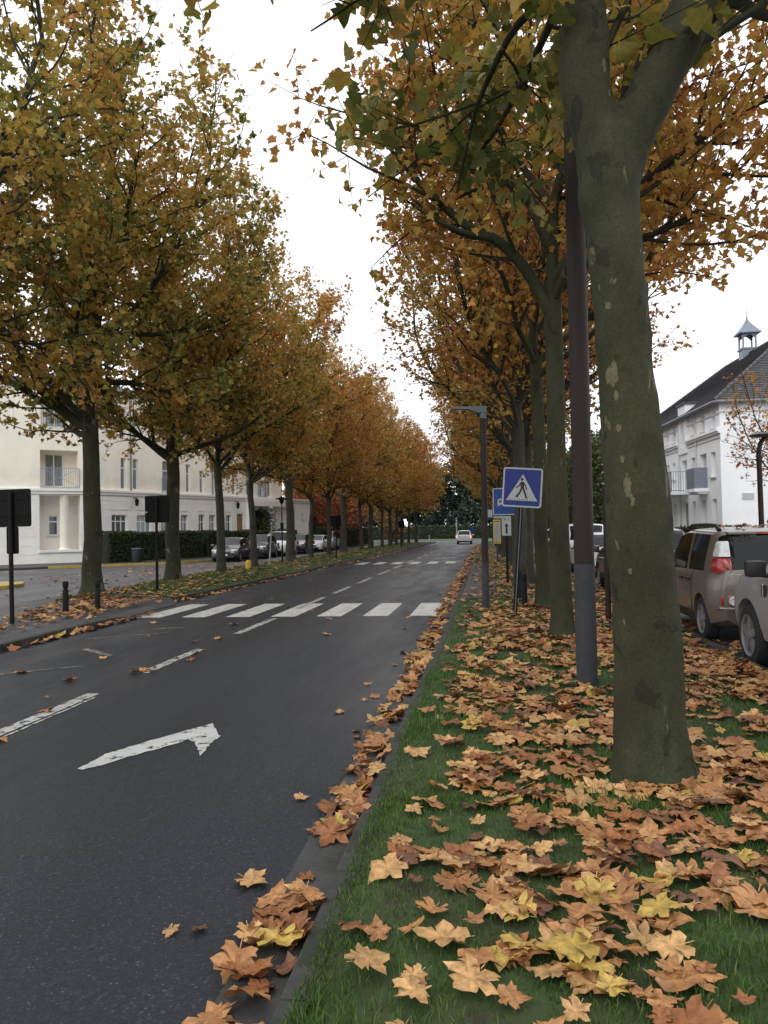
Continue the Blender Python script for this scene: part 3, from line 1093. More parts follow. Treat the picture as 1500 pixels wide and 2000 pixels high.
def near_trunk(T):
    """Trunk and the two main limbs fused into one organic surface, the thin branches left as tubes."""
    keep = T.br
    T.br = [keep[0], keep[1], keep[2]]
    me = T.wood_mesh('fused', twigs=False)
    bm = bmesh.new()
    bm.from_mesh(me)
    bmesh.ops.holes_fill(bm, edges=[e for e in bm.edges if len(e.link_faces) == 1], sides=0)
    bmesh.ops.recalc_face_normals(bm, faces=bm.faces)
    bm.to_mesh(me)
    bm.free()
    o = bpy.data.objects.new('fused', me)
    COL.objects.link(o)
    md = o.modifiers.new('r', 'REMESH')
    md.mode = 'VOXEL'
    md.voxel_size = 0.021
    ms = o.modifiers.new('s', 'SMOOTH')
    ms.factor = 0.5
    ms.iterations = 10
    dg = bpy.context.evaluated_depsgraph_get()
    me2 = bpy.data.meshes.new_from_object(o.evaluated_get(dg))
    bpy.data.objects.remove(o)
    nv = len(me2.vertices)
    co = np.zeros(nv * 3, np.float32)
    no = np.zeros(nv * 3, np.float32)
    me2.vertices.foreach_get('co', co)
    me2.vertices.foreach_get('normal', no)
    co, no = co.reshape(-1, 3), no.reshape(-1, 3)
    disp = np.zeros(nv)
    for i in range(nv):
        p = co[i]
        v = Vector((p[0] * 1.6, p[1] * 1.6, p[2] * 0.9))
        disp[i] = 0.014 * mnoise.noise(v * 1.7) + 0.010 * mnoise.noise(v * 5.0) + 0.0055 * mnoise.noise(Vector((p[0] * 14, p[1] * 14, p[2] * 9)))
    # old branch collars and knots
    for (kx, ky, kz, r_, h) in ((0.17, -0.10, 2.42, 0.10, 0.014), (-0.17, -0.13, 3.35, 0.12, 0.016), (0.12, -0.16, 1.35, 0.09, 0.016), (-0.25, -0.05, 3.72, 0.13, 0.035), (0.10, -0.18, 3.0, 0.07, 0.018)):
        d2 = ((co - np.array([kx - 0.06, ky, kz])) ** 2).sum(1)
        disp += h * np.exp(-d2 / (r_ * r_))
    # root flare ridges at the base
    ang = np.arctan2(co[:, 1], co[:, 0])
    disp += 0.028 * np.cos(5 * ang + 0.7) * np.exp(-np.clip(co[:, 2], 0, None) / 0.16)
    co += no * disp[:, None]
    me2.vertices.foreach_set('co', co.ravel())
    me2.shade_smooth()
    me2.update()
    T.br = keep[3:]
    thin = T.wood_mesh('thin')
    T.br = keep
    bm = bmesh.new()
    bm.from_mesh(me2)
    bm.from_mesh(thin)
    out = bpy.data.meshes.new('trunk')
    bm.to_mesh(out)
    bm.free()
    out.shade_smooth()
    nv = len(out.vertices)
    co = np.zeros(nv * 3, np.float32)
    out.vertices.foreach_get('co', co)
    co = co.reshape(-1, 3)
    fl = np.zeros(nv, np.float32)
    zt = [q[2] for q in tk[0]]
    for (z, dx, w, h) in ((2.56, -.11, .035, .09), (2.42, -.095, .018, .04), (2.22, -.10, .018, .03), (2.02, -.095, .016, .03), (1.86, -.08, .022, .085), (1.76, -.065, .016, .05), (1.32, -.11, .012, .025),
                          (2.50, .15, .012, .08), (1.86, .165, .014, .11), (3.0, -.10, .018, .025), (4.55, -.02, .018, .06)):
        cx_ = float(np.interp(z, zt, [q[0] for q in tk[0]]))
        d = ((co[:, 0] - cx_ - dx) / w) ** 2 + ((co[:, 2] - z) / h) ** 2
        fl = np.maximum(fl, np.where(co[:, 1] < 0.02, np.exp(-d * .5), 0))
    at = out.attributes.new('Flake', 'FLOAT', 'POINT')
    at.data.foreach_set('value', fl)
    return out


G_RIGHT = 'plane trees along the right verge'
G_LEFT = 'plane trees along the left verge'
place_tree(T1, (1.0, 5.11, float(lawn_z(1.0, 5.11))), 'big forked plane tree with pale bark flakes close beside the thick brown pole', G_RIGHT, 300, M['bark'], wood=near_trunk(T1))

# --- second and third trees with long limbs reaching over the road
ex2 = [([(0, 0, 4.6), (-0.35, -0.1, 5.3), (-0.75, -0.2, 5.75), (-1.3, -0.3, 6.0), (-1.9, -0.4, 6.6), (-2.4, -0.5, 7.2)], [0.10, 0.085, 0.075, 0.062, 0.045, 0.02]),
       ([(0, 0, 5.6), (-0.3, -0.2, 6.3), (-0.8, -0.35, 6.7), (-1.35, -0.5, 7.25), (-1.9, -0.6, 7.6)], [0.10, 0.09, 0.075, 0.055, 0.02]),
       ([(0, 0, 5.2), (0.6, -0.3, 6.0), (1.3, -0.5, 6.4), (2.2, -0.6, 7.0), (2.9, -0.7, 7.3)], [0.09, 0.075, 0.06, 0.045, 0.015]),
       ([(0, 0, 5.0), (0.7, -0.5, 5.5), (1.4, -0.6, 5.55), (2.3, -0.7, 6.1)], [0.07, 0.055, 0.04, 0.012]),
       ([(-0.7, -0.2, 5.75), (-1.3, -0.5, 5.8), (-2.0, -0.6, 6.2)], [0.05, 0.04, 0.012])]
tk2 = ([(0, 0, 0), (0, 0, .12), (0, 0, .3), (0, 0, .7), (-.01, 0, 1.5), (-.02, .01, 2.6), (-.01, .01, 3.6), (-.02, 0, 5.2)], [.22, .19, .165, .15, .142, .135, .13, .125])
T2 = Tree(22, trunk=tk2, fork=5.2, top=14.0, rad=3.9, cz=8.9, hb=5.1, r0=0.145, limbs=5, tone=0.62, extra=ex2, low=4.0, dens=1.15, twig_leaves=9, lsize=.82)
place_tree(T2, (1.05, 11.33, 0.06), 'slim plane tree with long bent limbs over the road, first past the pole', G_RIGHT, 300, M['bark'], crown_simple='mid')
T3 = Tree(33, fork=5.0, top=14.0, rad=4.0, cz=8.6, hb=5.1, r0=0.145, limbs=6, tone=0.64, low=3.8, twig_leaves=8, lsize=.82)
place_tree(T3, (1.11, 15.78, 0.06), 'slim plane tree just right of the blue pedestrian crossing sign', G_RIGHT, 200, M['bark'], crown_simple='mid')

# shared variants for the rest of both rows
VARS = {}
for key, kw in dict(
        r1=dict(seed=41, fork=4.4, top=14, rad=4.1, cz=8.5, hb=5.3, r0=0.17, limbs=7, tone=0.64, low=3.4, twig_leaves=7, lsize=.84),
        l1=dict(droop=True, dens=1.2, seed=51, fork=4.8, top=17.6, rad=4.7, cz=10.4, hb=7.2, r0=0.25, limbs=11, tone=0.33, low=3.7, twig_leaves=8, lsize=.99),
        l2=dict(droop=True, dens=1.2, seed=52, fork=4.6, top=17.4, rad=4.6, cz=10.3, hb=7.1, r0=0.24, limbs=11, tone=0.37, low=3.5, twig_leaves=8, lsize=.99),
        l3=dict(droop=True, dens=1.2, seed=53, fork=4.4, top=17.2, rad=4.4, cz=10.1, hb=7.1, r0=0.17, limbs=9, tone=0.48, low=3.3, twig_leaves=9, lsize=.95)).items():
    VARS[key] = Tree(**kw)

TA = VARS['l1']
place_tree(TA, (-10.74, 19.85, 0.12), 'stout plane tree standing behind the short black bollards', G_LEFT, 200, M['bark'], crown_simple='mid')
TB = VARS['l2']
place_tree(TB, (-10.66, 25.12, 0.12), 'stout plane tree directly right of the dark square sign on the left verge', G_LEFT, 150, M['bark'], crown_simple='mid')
SHARED = {}


def shared(key, tone_shift=0.0, far=False):
    k = (key, tone_shift, far)
    if k not in SHARED:
        T = VARS[key]
        keep = T.tone
        T.tone = keep + tone_shift
        cm = T.crown_mesh('crown', True if far else 'mid', None, 1.12 if far else 1.0)
        cm.materials.append(M['leaf_crown'])
        T.tone = keep
        wmn = (key, 'wood')
        if wmn not in SHARED:
            SHARED[wmn] = T.wood_mesh('trunk', True)
            SHARED[wmn].materials.append(M['bark_far'])
        SHARED[k] = (SHARED[wmn], cm)
    return SHARED[k]


def row_tree(key, shift, x, y, z, label, group, s=1.0, rz=0.0, trunk_s=1.0):
    root = empty('plane_tree', (x, y, z), rz)
    tag(root, label, 'tree', group)
    root.scale = (s, s, s)
    w, cmesh = shared(key, shift, y > 57)
    link_mesh('trunk', w, None, root)
    tag(link_mesh('crown', cmesh, None, root), kind='stuff')
    return root


rr = random.Random(5)
ORD = ['fourth', 'fifth', 'sixth', 'seventh', 'eighth', 'ninth', 'tenth']
row_tree('r1', 0.0, 0.86, 20.5, 0.06, 'double-stemmed looking plane tree behind the blue bus sign', G_RIGHT, 1.0, 0.4)
row_tree('r1', 0.06, 1.15, 22.2, 0.06, 'plane tree whose trunk stands close behind the pair of black bollards on the right', G_RIGHT, 0.98, 2.4)
ry = [27.5, 32.5, 38, 43.5, 49, 55, 61, 67, 73, 79, 86, 93, 100]
for i, y in enumerate(ry):
    lab = ('%s plane tree of the right row counted from the big near trunk' % (['sixth', 'seventh', 'eighth', 'ninth'][i])) if i < 4 else '%s plane tree of the right row counted from the big near trunk' % ['tenth', 'eleventh', 'twelfth', 'thirteenth', 'fourteenth', 'fifteenth', 'sixteenth', 'seventeenth', 'last'][i - 4]
    row_tree('r1', (0.0, 0.06)[i % 2] if y < 57 else 0.03, 1.05 + rr.uniform(-.15, .15), y + rr.uniform(-.4, .4), 0.05, lab, G_RIGHT if i < 4 else 'far plane trees at the end of the right row', rr.uniform(0.92, 1.06), rr.uniform(0, 6.28))
lrow = [(-11.0, 14.0, 'l1', -0.02, 'plane tree whose crown fills the upper left corner, its trunk out of sight', 1.03),
        (-10.58, 29.76, 'l3', 0.0, 'third plane tree on the left verge, just before the yellow marker post', 1.02),
        (-10.49, 33.87, 'l3', 0.0, 'thin plane tree next to the yellow marker post on the left verge', 0.9),
        (-10.52, 40.56, 'l2', 0.18, 'stout plane tree beside the slender black lamp post on the left', 0.98),
        (-10.85, 46.75, 'l3', 0.20, 'thin plane tree in front of the last parked cars on the left', 0.85),
        (-10.42, 50.31, 'l3', 0.20, 'plane tree just before the far dark sign on the left verge', 0.9),
        (-11.0, 58.77, 'l2', 0.20, 'stout plane tree just past the far dark sign on the left verge', 0.98)]
for i, (x, y, k, sh, lab, s) in enumerate(lrow):
    row_tree(k, sh, x, y, 0.12, lab, G_LEFT, s, 1.3 * i + 0.5)
for i, y in enumerate([63.5, 68.5, 73.5, 79, 84.5, 90, 95.5, 101]):
    row_tree(('l3', 'l2')[i % 2], 0.25, -10.6 + 0.03 * (y - 60) + rr.uniform(-.2, .2), y, 0.1, 'far orange plane tree, %s in the left row past the far dark sign' % ['second', 'third', 'fourth', 'fifth', 'sixth', 'seventh', 'eighth', 'last'][i], 'far plane trees at the end of the left row', rr.uniform(0.86, 0.98), rr.uniform(0, 6.28))


# ------------------------------------------------------------------ buildings
def facade(bld, W, z0, z1, openings, material, mtx, depth=0.22, name='wall', x0=0.0):
    """Wall skin with reveals. local x along, -y outward. openings: (xa, xb, za, zb)."""
    xs = sorted({x0, W} | {o[0] for o in openings} | {o[1] for o in openings})
    zs = sorted({z0, z1} | {o[2] for o in openings} | {o[3] for o in openings})
    xs = [x for x in xs if x0 <= x <= W]
    zs = [z for z in zs if z0 <= z <= z1]
    b = MB()
    for i in range(len(xs) - 1):
        for j in range(len(zs) - 1):
            cx, cz = (xs[i] + xs[i + 1]) / 2, (zs[j] + zs[j + 1]) / 2
            if any(o[0] < cx < o[1] and o[2] < cz < o[3] for o in openings):
                continue
            b.add([(xs[i], 0, zs[j]), (xs[i + 1], 0, zs[j]), (xs[i + 1], 0, zs[j + 1]), (xs[i], 0, zs[j + 1])], [(0, 1, 2, 3)])
    for (xa, xb, za, zb) in openings:
        d = depth
        b.add([(xa, 0, za), (xa, d, za), (xa, d, zb), (xa, 0, zb)], [(0, 1, 2, 3)])
        b.add([(xb, 0, za), (xb, d, za), (xb, d, zb), (xb, 0, zb)], [(3, 2, 1, 0)])
        b.add([(xa, 0, zb), (xa, d, zb), (xb, d, zb), (xb, 0, zb)], [(0, 1, 2, 3)])
        b.add([(xa, 0, za), (xa, d, za), (xb, d, za), (xb, 0, za)], [(3, 2, 1, 0)])
    o = b.build(name, material, bld)
    o.matrix_local = mtx
    return o


def window(bld, o, mtx, frame_m, glass_m, depth=0.16, mull=1, trans=0, fw=0.06, sill=None, name='window', head=None):
    xa, xb, za, zb = o
    b = MB()
    d0, d1 = depth - 0.03, depth + 0.03
    b.box(xa, xa + fw, d0, d1, za, zb).box(xb - fw, xb, d0, d1, za, zb)
    b.box(xa + fw, xb - fw, d0, d1, za, za + fw).box(xa + fw, xb - fw, d0, d1, zb - fw, zb)
    for k in range(mull):
        c = xa + (xb - xa) * (k + 1) / (mull + 1)
        b.box(c - fw * .55, c + fw * .55, d0 - .004, d1 + .004, za + fw, zb - fw)
    for k in range(trans):
        c = za + (zb - za) * (0.68 if trans == 1 else (k + 1) / (trans + 1))
        b.box(xa + fw, xb - fw, d0 + .005, d1 - .005, c - fw * .5, c + fw * .5)
    w = b.build(name, frame_m, bld)
    w.matrix_local = mtx
    MB().add([(xa + fw * .5, depth + .012, za + fw * .5), (xb - fw * .5, depth + .012, za + fw * .5), (xb - fw * .5, depth + .012, zb - fw * .5), (xa + fw * .5, depth + .012, zb - fw * .5)], [(0, 1, 2, 3)]).build('pane', glass_m, w)
    if sill is not None:
        MB().box(xa - .08, xb + .08, -.09, depth, za - .07, za - .002).build('sill', sill, w)
    if head is not None:
        MB().box(xa + fw, xb - fw, depth - .045, depth - .032, zb - head, zb - fw).build('shutter', M['trim_grey'], w)
    return w


def courses(bld, W, z0, z1, openings, mtx, x0=0.0, h=0.56, gap=0.025, out=0.03):
    """Stone courses proud of the wall, cut at the openings."""
    z = z0
    while z < z1 - 0.15:
        zt = min(z + h, z1)
        cuts = sorted([(o[0], o[1]) for o in openings if o[2] < zt - 0.01 and o[3] > z + 0.01])
        q = x0
        segs = []
        for a, c in cuts:
            if a > q:
                segs.append((q, a))
            q = max(q, c)
        if q < W:
            segs.append((q, W))
        for a, c in segs:
            if c - a > 0.05:
                o = MB().box(a, c, -out, 0.004, z + gap / 2, zt - gap / 2).build('stone_course', M['stone_pale'], bld)
                o.matrix_local = mtx
        z += h


def local(A, ang):
    return Matrix.Translation((A[0], A[1], 0)) @ Matrix.Rotation(ang, 4, 'Z')


def railing(bld, pts, z0, z1, mtx, material, sp=0.12, r=0.014, cross=False):
    b = MB()
    for i in range(len(pts) - 1):
        p, q = Vector((*pts[i], 0)), Vector((*pts[i + 1], 0))
        L_ = (q - p).length
        for zz in (z0 + 0.08, z1):
            b.tube([p + Vector((0, 0, zz)), q + Vector((0, 0, zz))], r * 1.5, 6)
        n = max(2, int(L_ / sp))
        for k in range(n + 1):
            c = p.lerp(q, k / n)
            b.tube([c + Vector((0, 0, z0)), c + Vector((0, 0, z1))], r if 0 < k < n else r * 1.6, 5)
        if cross and L_ > 1.2:
            b.tube([p + Vector((0, 0, z0 + .1)), q + Vector((0, 0, z1))], r, 5)
            b.tube([q + Vector((0, 0, z0 + .1)), p + Vector((0, 0, z1))], r, 5)
    o = b.build('railing', material, bld)
    o.matrix_local = mtx
    return o


# --- left: cream apartment building with rusticated ground floor
LA, LB = (-33.0, 39.2), (-24.8, 45.7)
LEN_A = 10.46
angA = math.atan2(LB[1] - LA[1], LB[0] - LA[0])
angB = math.atan2(0.933, 0.36)
cream = empty('apartment_building', (-28, 48, 0))
tag(cream, 'long cream apartment building with balconies and a pale stone ground floor', 'building')
inv = Matrix.Translation((28, -48, 0))
MA, MB_ = inv @ local(LA, angA), inv @ local(LB, angB)
# corner block
recG = (7.49, 9.85, 0.90, 4.30)
recU = (7.55, 9.75, 4.80, 7.10)
rec2 = (7.60, 9.70, 8.60, 10.7)
facade(cream, LEN_A, 0.0, 4.45, [recG], M['stone_pale'], MA, depth=1.15)
courses(cream, LEN_A, 0.06, 4.36, [recG], MA, x0=-2.0)
facade(cream, LEN_A, 4.45, 11.2, [recU, rec2], M['cream'], MA, depth=1.15)
facade(cream, 0.0, 0.0, 4.45, [], M['stone_pale'], MA, x0=-6.0)
facade(cream, 0.0, 4.45, 11.2, [], M['cream'], MA, x0=-6.0)
for (z0, z1, o_) in ((4.38, 4.56, 0.10), (4.56, 4.70, 0.17)):
    x = MB().box(-6, LEN_A + .12, -o_, 0.01, z0, z1).build('cornice', M['stone_pale'], cream)
    x.matrix_local = MA
x = MB().box(recG[0] - .05, recG[1] + .12, -.12, 1.15, 0.76, 0.905).build('ledge', M['stone_pale'], cream, bevel=.01)
x.matrix_local = MA
# recess backs
for (rc, mt_) in ((recG, 'stone_pale'), (recU, 'cream'), (rec2, 'cream')):
    ops = []
    if rc is recG:
        ops = [(8.12, 8.72, 1.80, 3.10)]
    else:
        ops = [(rc[0] + .38, rc[0] + 1.5, rc[2] + .08, rc[3] - .12)]
    f = facade(cream, rc[1], rc[2], rc[3], ops, M[mt_], MA @ Matrix.Translation((0, 1.14, 0)), depth=.15, x0=rc[0])
    for o_ in ops:
        window(cream, o_, MA @ Matrix.Translation((0, 1.14, 0)), M['trim_white'], M['curtain_glass'] if rc is not recG else M['win_glass'], depth=.12, mull=1 if rc is not recG else 0, trans=0 if rc is not recG else 1, fw=.08,
               sill=M['sill'] if rc is recG else None, name='window' if rc is recG else 'french_window')
col_ = MB().lathe([(0.36, 0.90), (0.36, 0.98), (0.30, 1.0), (0.285, 4.15), (0.33, 4.22), (0.36, 4.32)], 20).build('column', M['cream'], cream, smooth=True)
col_.matrix_local = MA @ Matrix.Translation((8.98, 0.35, 0))
railing(cream, [(recU[0] + .02, -.10), (recU[1] + .05, -.10)], 4.72, 5.98, MA, M['rail_blue'], cross=True)
railing(cream, [(rec2[0] + .02, -.10), (rec2[1] + .05, -.10)], 8.58, 9.7, MA, M['rail_blue'], cross=True)
# main wing
WB = 24.7
gops = [(1.66, 3.01, 1.75, 3.10), (3.80, 5.15, 1.75, 3.10), (6.05, 7.1, 1.75, 3.12), (8.0, 8.75, 1.55, 3.15), (9.85, 10.55, 1.45, 3.2), (11.0, 11.75, 1.45, 3.2), (12.9, 13.6, 1.45, 3.2),
        (14.25, 15.06, 0.12, 3.30), (15.71, 17.75, 0.12, 3.62), (23.2, 23.55, 2.86, 3.42)]
uops = [(2.48, 2.95, 4.80, 6.88), (3.54, 4.02, 4.80, 6.88), (6.25, 7.6, 4.80, 6.95), (8.6, 9.05, 4.80, 6.85), (10.05, 10.5, 4.80, 6.5), (12.0, 12.5, 4.8, 6.8), (13.75, 14.25, 4.80, 6.8), (15.5, 16.0, 4.8, 6.8), (17.0, 17.7, 4.80, 6.8), (18.3, 18.8, 4.80, 6.8)]
u2 = [(o[0], o[1], o[2] + 3.4, o[3] + 3.4) for o in uops]
facade(cream, WB, 0.0, 4.45, gops, M['stone_pale'], MB_)
courses(cream, WB, 0.06, 4.30, gops, MB_)
facade(cream, WB - 4.5, 4.45, 11.2, uops + u2, M['cream'], MB_)
e = MB().box(WB - 4.5, WB, 0, 6, 4.45, 4.6).build('annex_roof', M['zinc'], cream)
e.matrix_local = MB_
for (z0, z1, o_) in ((4.38, 4.56, 0.10), (4.56, 4.70, 0.17)):
    x = MB().box(-.1, WB, -o_, 0.01, z0, z1).build('cornice', M['stone_pale'], cream)
    x.matrix_local = MB_
for i, o_ in enumerate(gops):
    if i == 7:
        d_ = MB().box(o_[0], o_[1], .10, .16, o_[2], o_[3]).box(o_[0] + .1, o_[1] - .1, .08, .10, .5, 1.5).box(o_[0] + .1, o_[1] - .1, .08, .10, 1.7, 3.1).build('door', M['door_wood'], cream)
        d_.matrix_local = MB_
        MB().cbox((o_[1] - .1, .06, 1.1), (.03, .05, .14)).build('handle', M['chrome'], d_)
    elif i == 8:
        d_ = MB().box(o_[0] + .1, o_[1] - .1, .14, .2, o_[2], o_[3]).box(o_[0], o_[0] + .1, .1, .21, .12, 3.62).box(o_[1] - .1, o_[1], .1, .21, .12, 3.62).box(16.68, 16.78, .1, .14, .12, 3.6).build('entrance_door', M['dark_wood'], cream)
        d_.matrix_local = MB_
        MB().box(15.9, 16.6, .125, .135, .9, 3.2).box(16.86, 17.56, .125, .135, .9, 3.2).build('pane', M['win_glass'], d_)
    else:
        window(cream, o_, MB_, M['trim_white'], M['curtain_glass'] if i % 2 else M['win_glass'], mull=2 if o_[1] - o_[0] > 1 else (1 if o_[1] - o_[0] > .5 else 0), trans=1 if o_[1] - o_[0] > .5 else 0, sill=M['sill'])
for o_ in uops + u2:
    window(cream, o_, MB_, M['trim_white'], M['curtain_glass'], mull=1 if o_[1] - o_[0] > .6 else 0, trans=1, fw=.07)
for z in (4.72, 8.12):
    railing(cream, [(6.1, -.12), (7.75, -.12)], z, z + 1.1, MB_, M['rail_blue'])
    railing(cream, [(16.9, -.12), (17.8, -.12)], z, z + 1.0, MB_, M['rail_blue'])
for xx in (3.30, 11.4, 18.0):
    x = MB().tube([(xx, -.07, 4.72), (xx, -.07, 11.0)], .05, 8).build('downpipe', M['trim_grey'], cream)
    x.matrix_local = MB_
for xx in (3.55, 14.05):
    q = MB().box(xx - .03, xx + .03, -.35, 0, 4.2, 4.26).lathe([(.03, 4.2), (.14, 4.1), (.10, 3.75), (.03, 3.68)], 8, mtx=Matrix.Translation((xx, -.33, 0))).build('wall_lantern', M['black_paint'], cream)
    q.matrix_local = MB_
pr = MB().box(15.45, 20.9, -.5, 0.002, 3.95, 4.36).box(15.45, 15.85, -.5, 0.002, 0.1, 3.95).box(17.95, 18.35, -.5, 0.002, .1, 3.95).build('portico', M['stone_pale'], cream)
pr.matrix_local = MB_
rf = MB().box(-6, LEN_A, -.35, 8, 11.2, 11.45).build('roof_slab', M['zinc'], cream)
rf.matrix_local = MA
rf = MB().box(0, WB - 4.5, -.35, 8, 11.21, 11.46).build('roof_slab', M['zinc'], cream)
rf.matrix_local = MB_
ew = MB().box(WB - .02, WB + .2, 0.001, 7, 0, 4.44).box(WB - 4.52, WB - 4.3, 0.001, 8, 4.46, 11.2).build('end_wall', M['cream'], cream)
ew.matrix_local = MB_

# --- right: white three-storey building with slate roof and bell turret
RC = (12.0, 41.3)
RU = Vector((-.055, .998)).normalized()
RL = 22.0
far = Vector(RC) + RU * RL
angR = math.atan2(-RU.y, -RU.x)
white = empty('white_building', (18, 50, 0))
tag(white, 'white three-storey house block with grey slate roof and a small bell turret', 'building')
inv = Matrix.Translation((-18, -50, 0))
MR = inv @ local((far.x, far.y), angR)          # x runs from the far end towards the near corner


def rx(s0, s1):
    return RL - s1, RL - s0


grd = [(7.63, 8.39), (5.36, 6.67), (4.03, 4.67), (2.34, 3.07), (0.73, 1.41), (9.6, 10.3), (11.5, 12.3), (14, 14.7), (16.5, 17.2), (19, 19.7)]
fst = [(7.70, 8.27, 4.50, 5.53), (5.49, 6.54, 3.66, 5.54), (4.00, 4.64, 4.25, 5.53), (2.10, 3.24, 3.66, 5.57), (0.74, 1.43, 4.20, 5.51), (8.97, 9.66, 3.66, 5.52), (11.5, 12.2, 4.25, 5.5), (14, 14.7, 4.25, 5.5), (16.5, 17.5, 3.66, 5.5), (19, 19.7, 4.25, 5.5)]
top = [(8.95, 9.57, 6.75, 7.64), (7.49, 8.06, 6.75, 7.65), (5.66, 6.23, 6.20, 7.66), (3.86, 4.44, 6.79, 7.66), (2.25, 2.78, 6.76, 7.66), (0.60, 1.16, 6.72, 7.68), (11.5, 12.1, 6.75, 7.65), (14, 14.6, 6.75, 7.65), (16.5, 17.1, 6.75, 7.65), (19, 19.6, 6.75, 7.65)]
rops = []
for (a, c) in grd:
    rops.append((*rx(a, c), 0.35, 3.04))
for (a, c, z0, z1) in fst + top:
    rops.append((*rx(a, c), z0, z1))
facade(white, RL, 0, 8.05, rops, M['white_render'], MR, depth=.28)
for i, o_ in enumerate(rops):
    gl = M['win_glass'] if i < len(grd) or i % 3 == 0 else M['shutter_white']
    if i in (1,):
        gl = M['win_glass']
    wdt = o_[1] - o_[0]
    window(white, o_, MR, M['trim_white'], gl if i >= len(grd) else M['curtain_glass'], depth=.22, mull=1 if wdt > .9 else 0, fw=.06, sill=M['sill'] if i >= len(grd) and o_[2] > 4 else None)
# balconies
xa, xb = rx(5.31, 9.49)
x = MB().box(xa, xb, -1.0, -.004, 3.48, 3.64).build('balcony', M['white_render'], white)
x.matrix_local = MR
railing(white, [(xa + .03, -.02), (xa + .03, -.96), (xb - .03, -.96), (xb - .03, -.02)], 3.64, 4.82, MR, M['rail_grey'])
xa, xb = rx(2.01, 3.4)
x = MB().box(xa - .12, xb + .12, -.75, -.004, 3.48, 3.66).box(xa, xb, -.55, -.004, 3.36, 3.478).build('balcony', M['white_render'], white)
x.matrix_local = MR
x = MB().box(xa, xb, -.70, -.67, 3.68, 4.78).box(xa, xa + .03, -.668, -.02, 3.68, 4.78).box(xb - .03, xb, -.668, -.02, 3.68, 4.78).build('balcony_panel', M['rail_grey'], white)
x.matrix_local = MR
for (a, c) in ((-.12, 5.2), (6.75, 10.2), (10.4, 21.9)):
    xa, xb = rx(a, c)
    x = MB().box(xa, xb, -.14, -.003, 6.40, 6.50).box(xa, xb, -.22, -.003, 6.50, 6.62).build('cornice', M['white_render'], white)
    x.matrix_local = MR
    x = MB().box(xa, xb, -.04, -.003, 7.40, 7.45).box(xa, xb, -.04, -.003, 6.15, 6.19).build('string_course', M['sill'], white)
    x.matrix_local = MR
x = MB().tube([(RL - 3.66, -.06, 3.7), (RL - 3.66, -.06, 8.0)], .05, 8).build('downpipe', M['shutter_white'], white)
x.matrix_local = MR
x = MB().tube([(RL - 6.72, -.06, .1), (RL - 6.72, -.06, 8.0)], .05, 8).build('downpipe', M['shutter_white'], white)
x.matrix_local = MR
# wall dormer that breaks the eaves
xa, xb = rx(5.24, 6.6)
x = MB().box(xa, xa + .42, -.10, .6, 5.9, 8.75).box(xb - .36, xb, -.10, .6, 5.9, 8.75).box(xa + .42, xb - .36, -.10, .6, 7.7, 8.75).box(xa + .42, xb - .36, -.10, .02, 5.9, 6.15).build('dormer', M['white_render'], white)
x.matrix_local = MR
MB().box(xa - .1, xb + .1, -.2, 1.2, 8.75, 8.87).build('dormer_roof', M['slate'], x)
# end wall
ME = inv @ local(RC, math.atan2(-RU.x, RU.y))
RW = 12.5
facade(white, RW, 0, 8.05, [(6.5, 7.3, 4.3, 5.6), (6.5, 7.3, 1.3, 2.9)], M['white_render'], ME)
for o_ in ((6.5, 7.3, 4.3, 5.6), (6.5, 7.3, 1.3, 2.9)):
    window(white, o_, ME, M['trim_white'], M['win_glass'])
x = MB().box(0, RW, -.03, -.003, 7.44, 7.50).build('string_course', M['sill'], white)
x.matrix_local = ME
g_ = MB()
for k in range(6):
    g_.box(1.02, 1.60, -.045, -.004, 2.96 + k * .056, 3.0 + k * .056)
g_ = g_.build('vent_grille', M['shutter_white'], white)
g_.matrix_local = ME
# hipped slate roof, laid in overlapping courses
EV = 8.0
RH = 13.0
eo = 0.35


def rpt(s, w, z):
    p = Vector(RC) + RU * s + Vector((RU.y, -RU.x)) * w
    return Vector((p.x - 18, p.y - 50, z))


c00, c01, c10, c11 = rpt(-eo, -eo, EV), rpt(-eo, RW + eo, EV), rpt(RL + eo, -eo, EV), rpt(RL + eo, RW + eo, EV)
r0_, r1_ = rpt(5.6, RW / 2, RH), rpt(RL - 5.6, RW / 2, RH)
roof = empty('roof', (0, 0, 0), parent=white)


def slate_plane(a, b_, c_, d_, n):
    """Quad eave a-b to ridge d-c in n stepped courses."""
    mb = MB()
    nrm = (b_ - a).cross(d_ - a).normalized()
    if nrm.z < 0:
        nrm = -nrm
    for k in range(n):
        t0, t1 = k / n, (k + 1) / n
        p0, p1 = a.lerp(d_, t0), b_.lerp(c_, t0)
        q0, q1 = a.lerp(d_, t1), b_.lerp(c_, t1)
        up = nrm * 0.035
        mb.add([p0, p1, p1 + up, p0 + up, q1, q0], [(0, 1, 2, 3), (3, 2, 4, 5)])
    return mb


for (a, b_, c_, d_) in ((c10, c00, r0_, r1_), (c00, c01, r0_, r0_), (c01, c11, r1_, r0_), (c11, c10, r1_, r1_)):
    slate_plane(a, b_, c_, d_, 42).build('slate_slope', M['slate'], roof)
hb_ = MB()
for (p, q) in ((c00, r0_), (c01, r0_), (c10, r1_), (c11, r1_), (r0_, r1_)):
    n_ = max(6, int((q - p).length / .45))
    for k in range(n_):
        s_, e_ = p.lerp(q, k / n_), p.lerp(q, (k + .93) / n_)
        hb_.tube([s_ + Vector((0, 0, .05)), e_ + Vector((0, 0, .035))], .10, 6)
tag(hb_.build('ridge_tile_row', M['slate'], roof), kind='stuff')
gt = MB()
for (p, q) in ((c00, c01), (c10, c00), (c01, c11), (c11, c10)):
    gt.tube([p + Vector((0, 0, -.04)), q + Vector((0, 0, -.04))], .09, 6)
gt.build('gutter_pipe', M['trim_grey'], roof)
sb = MB()
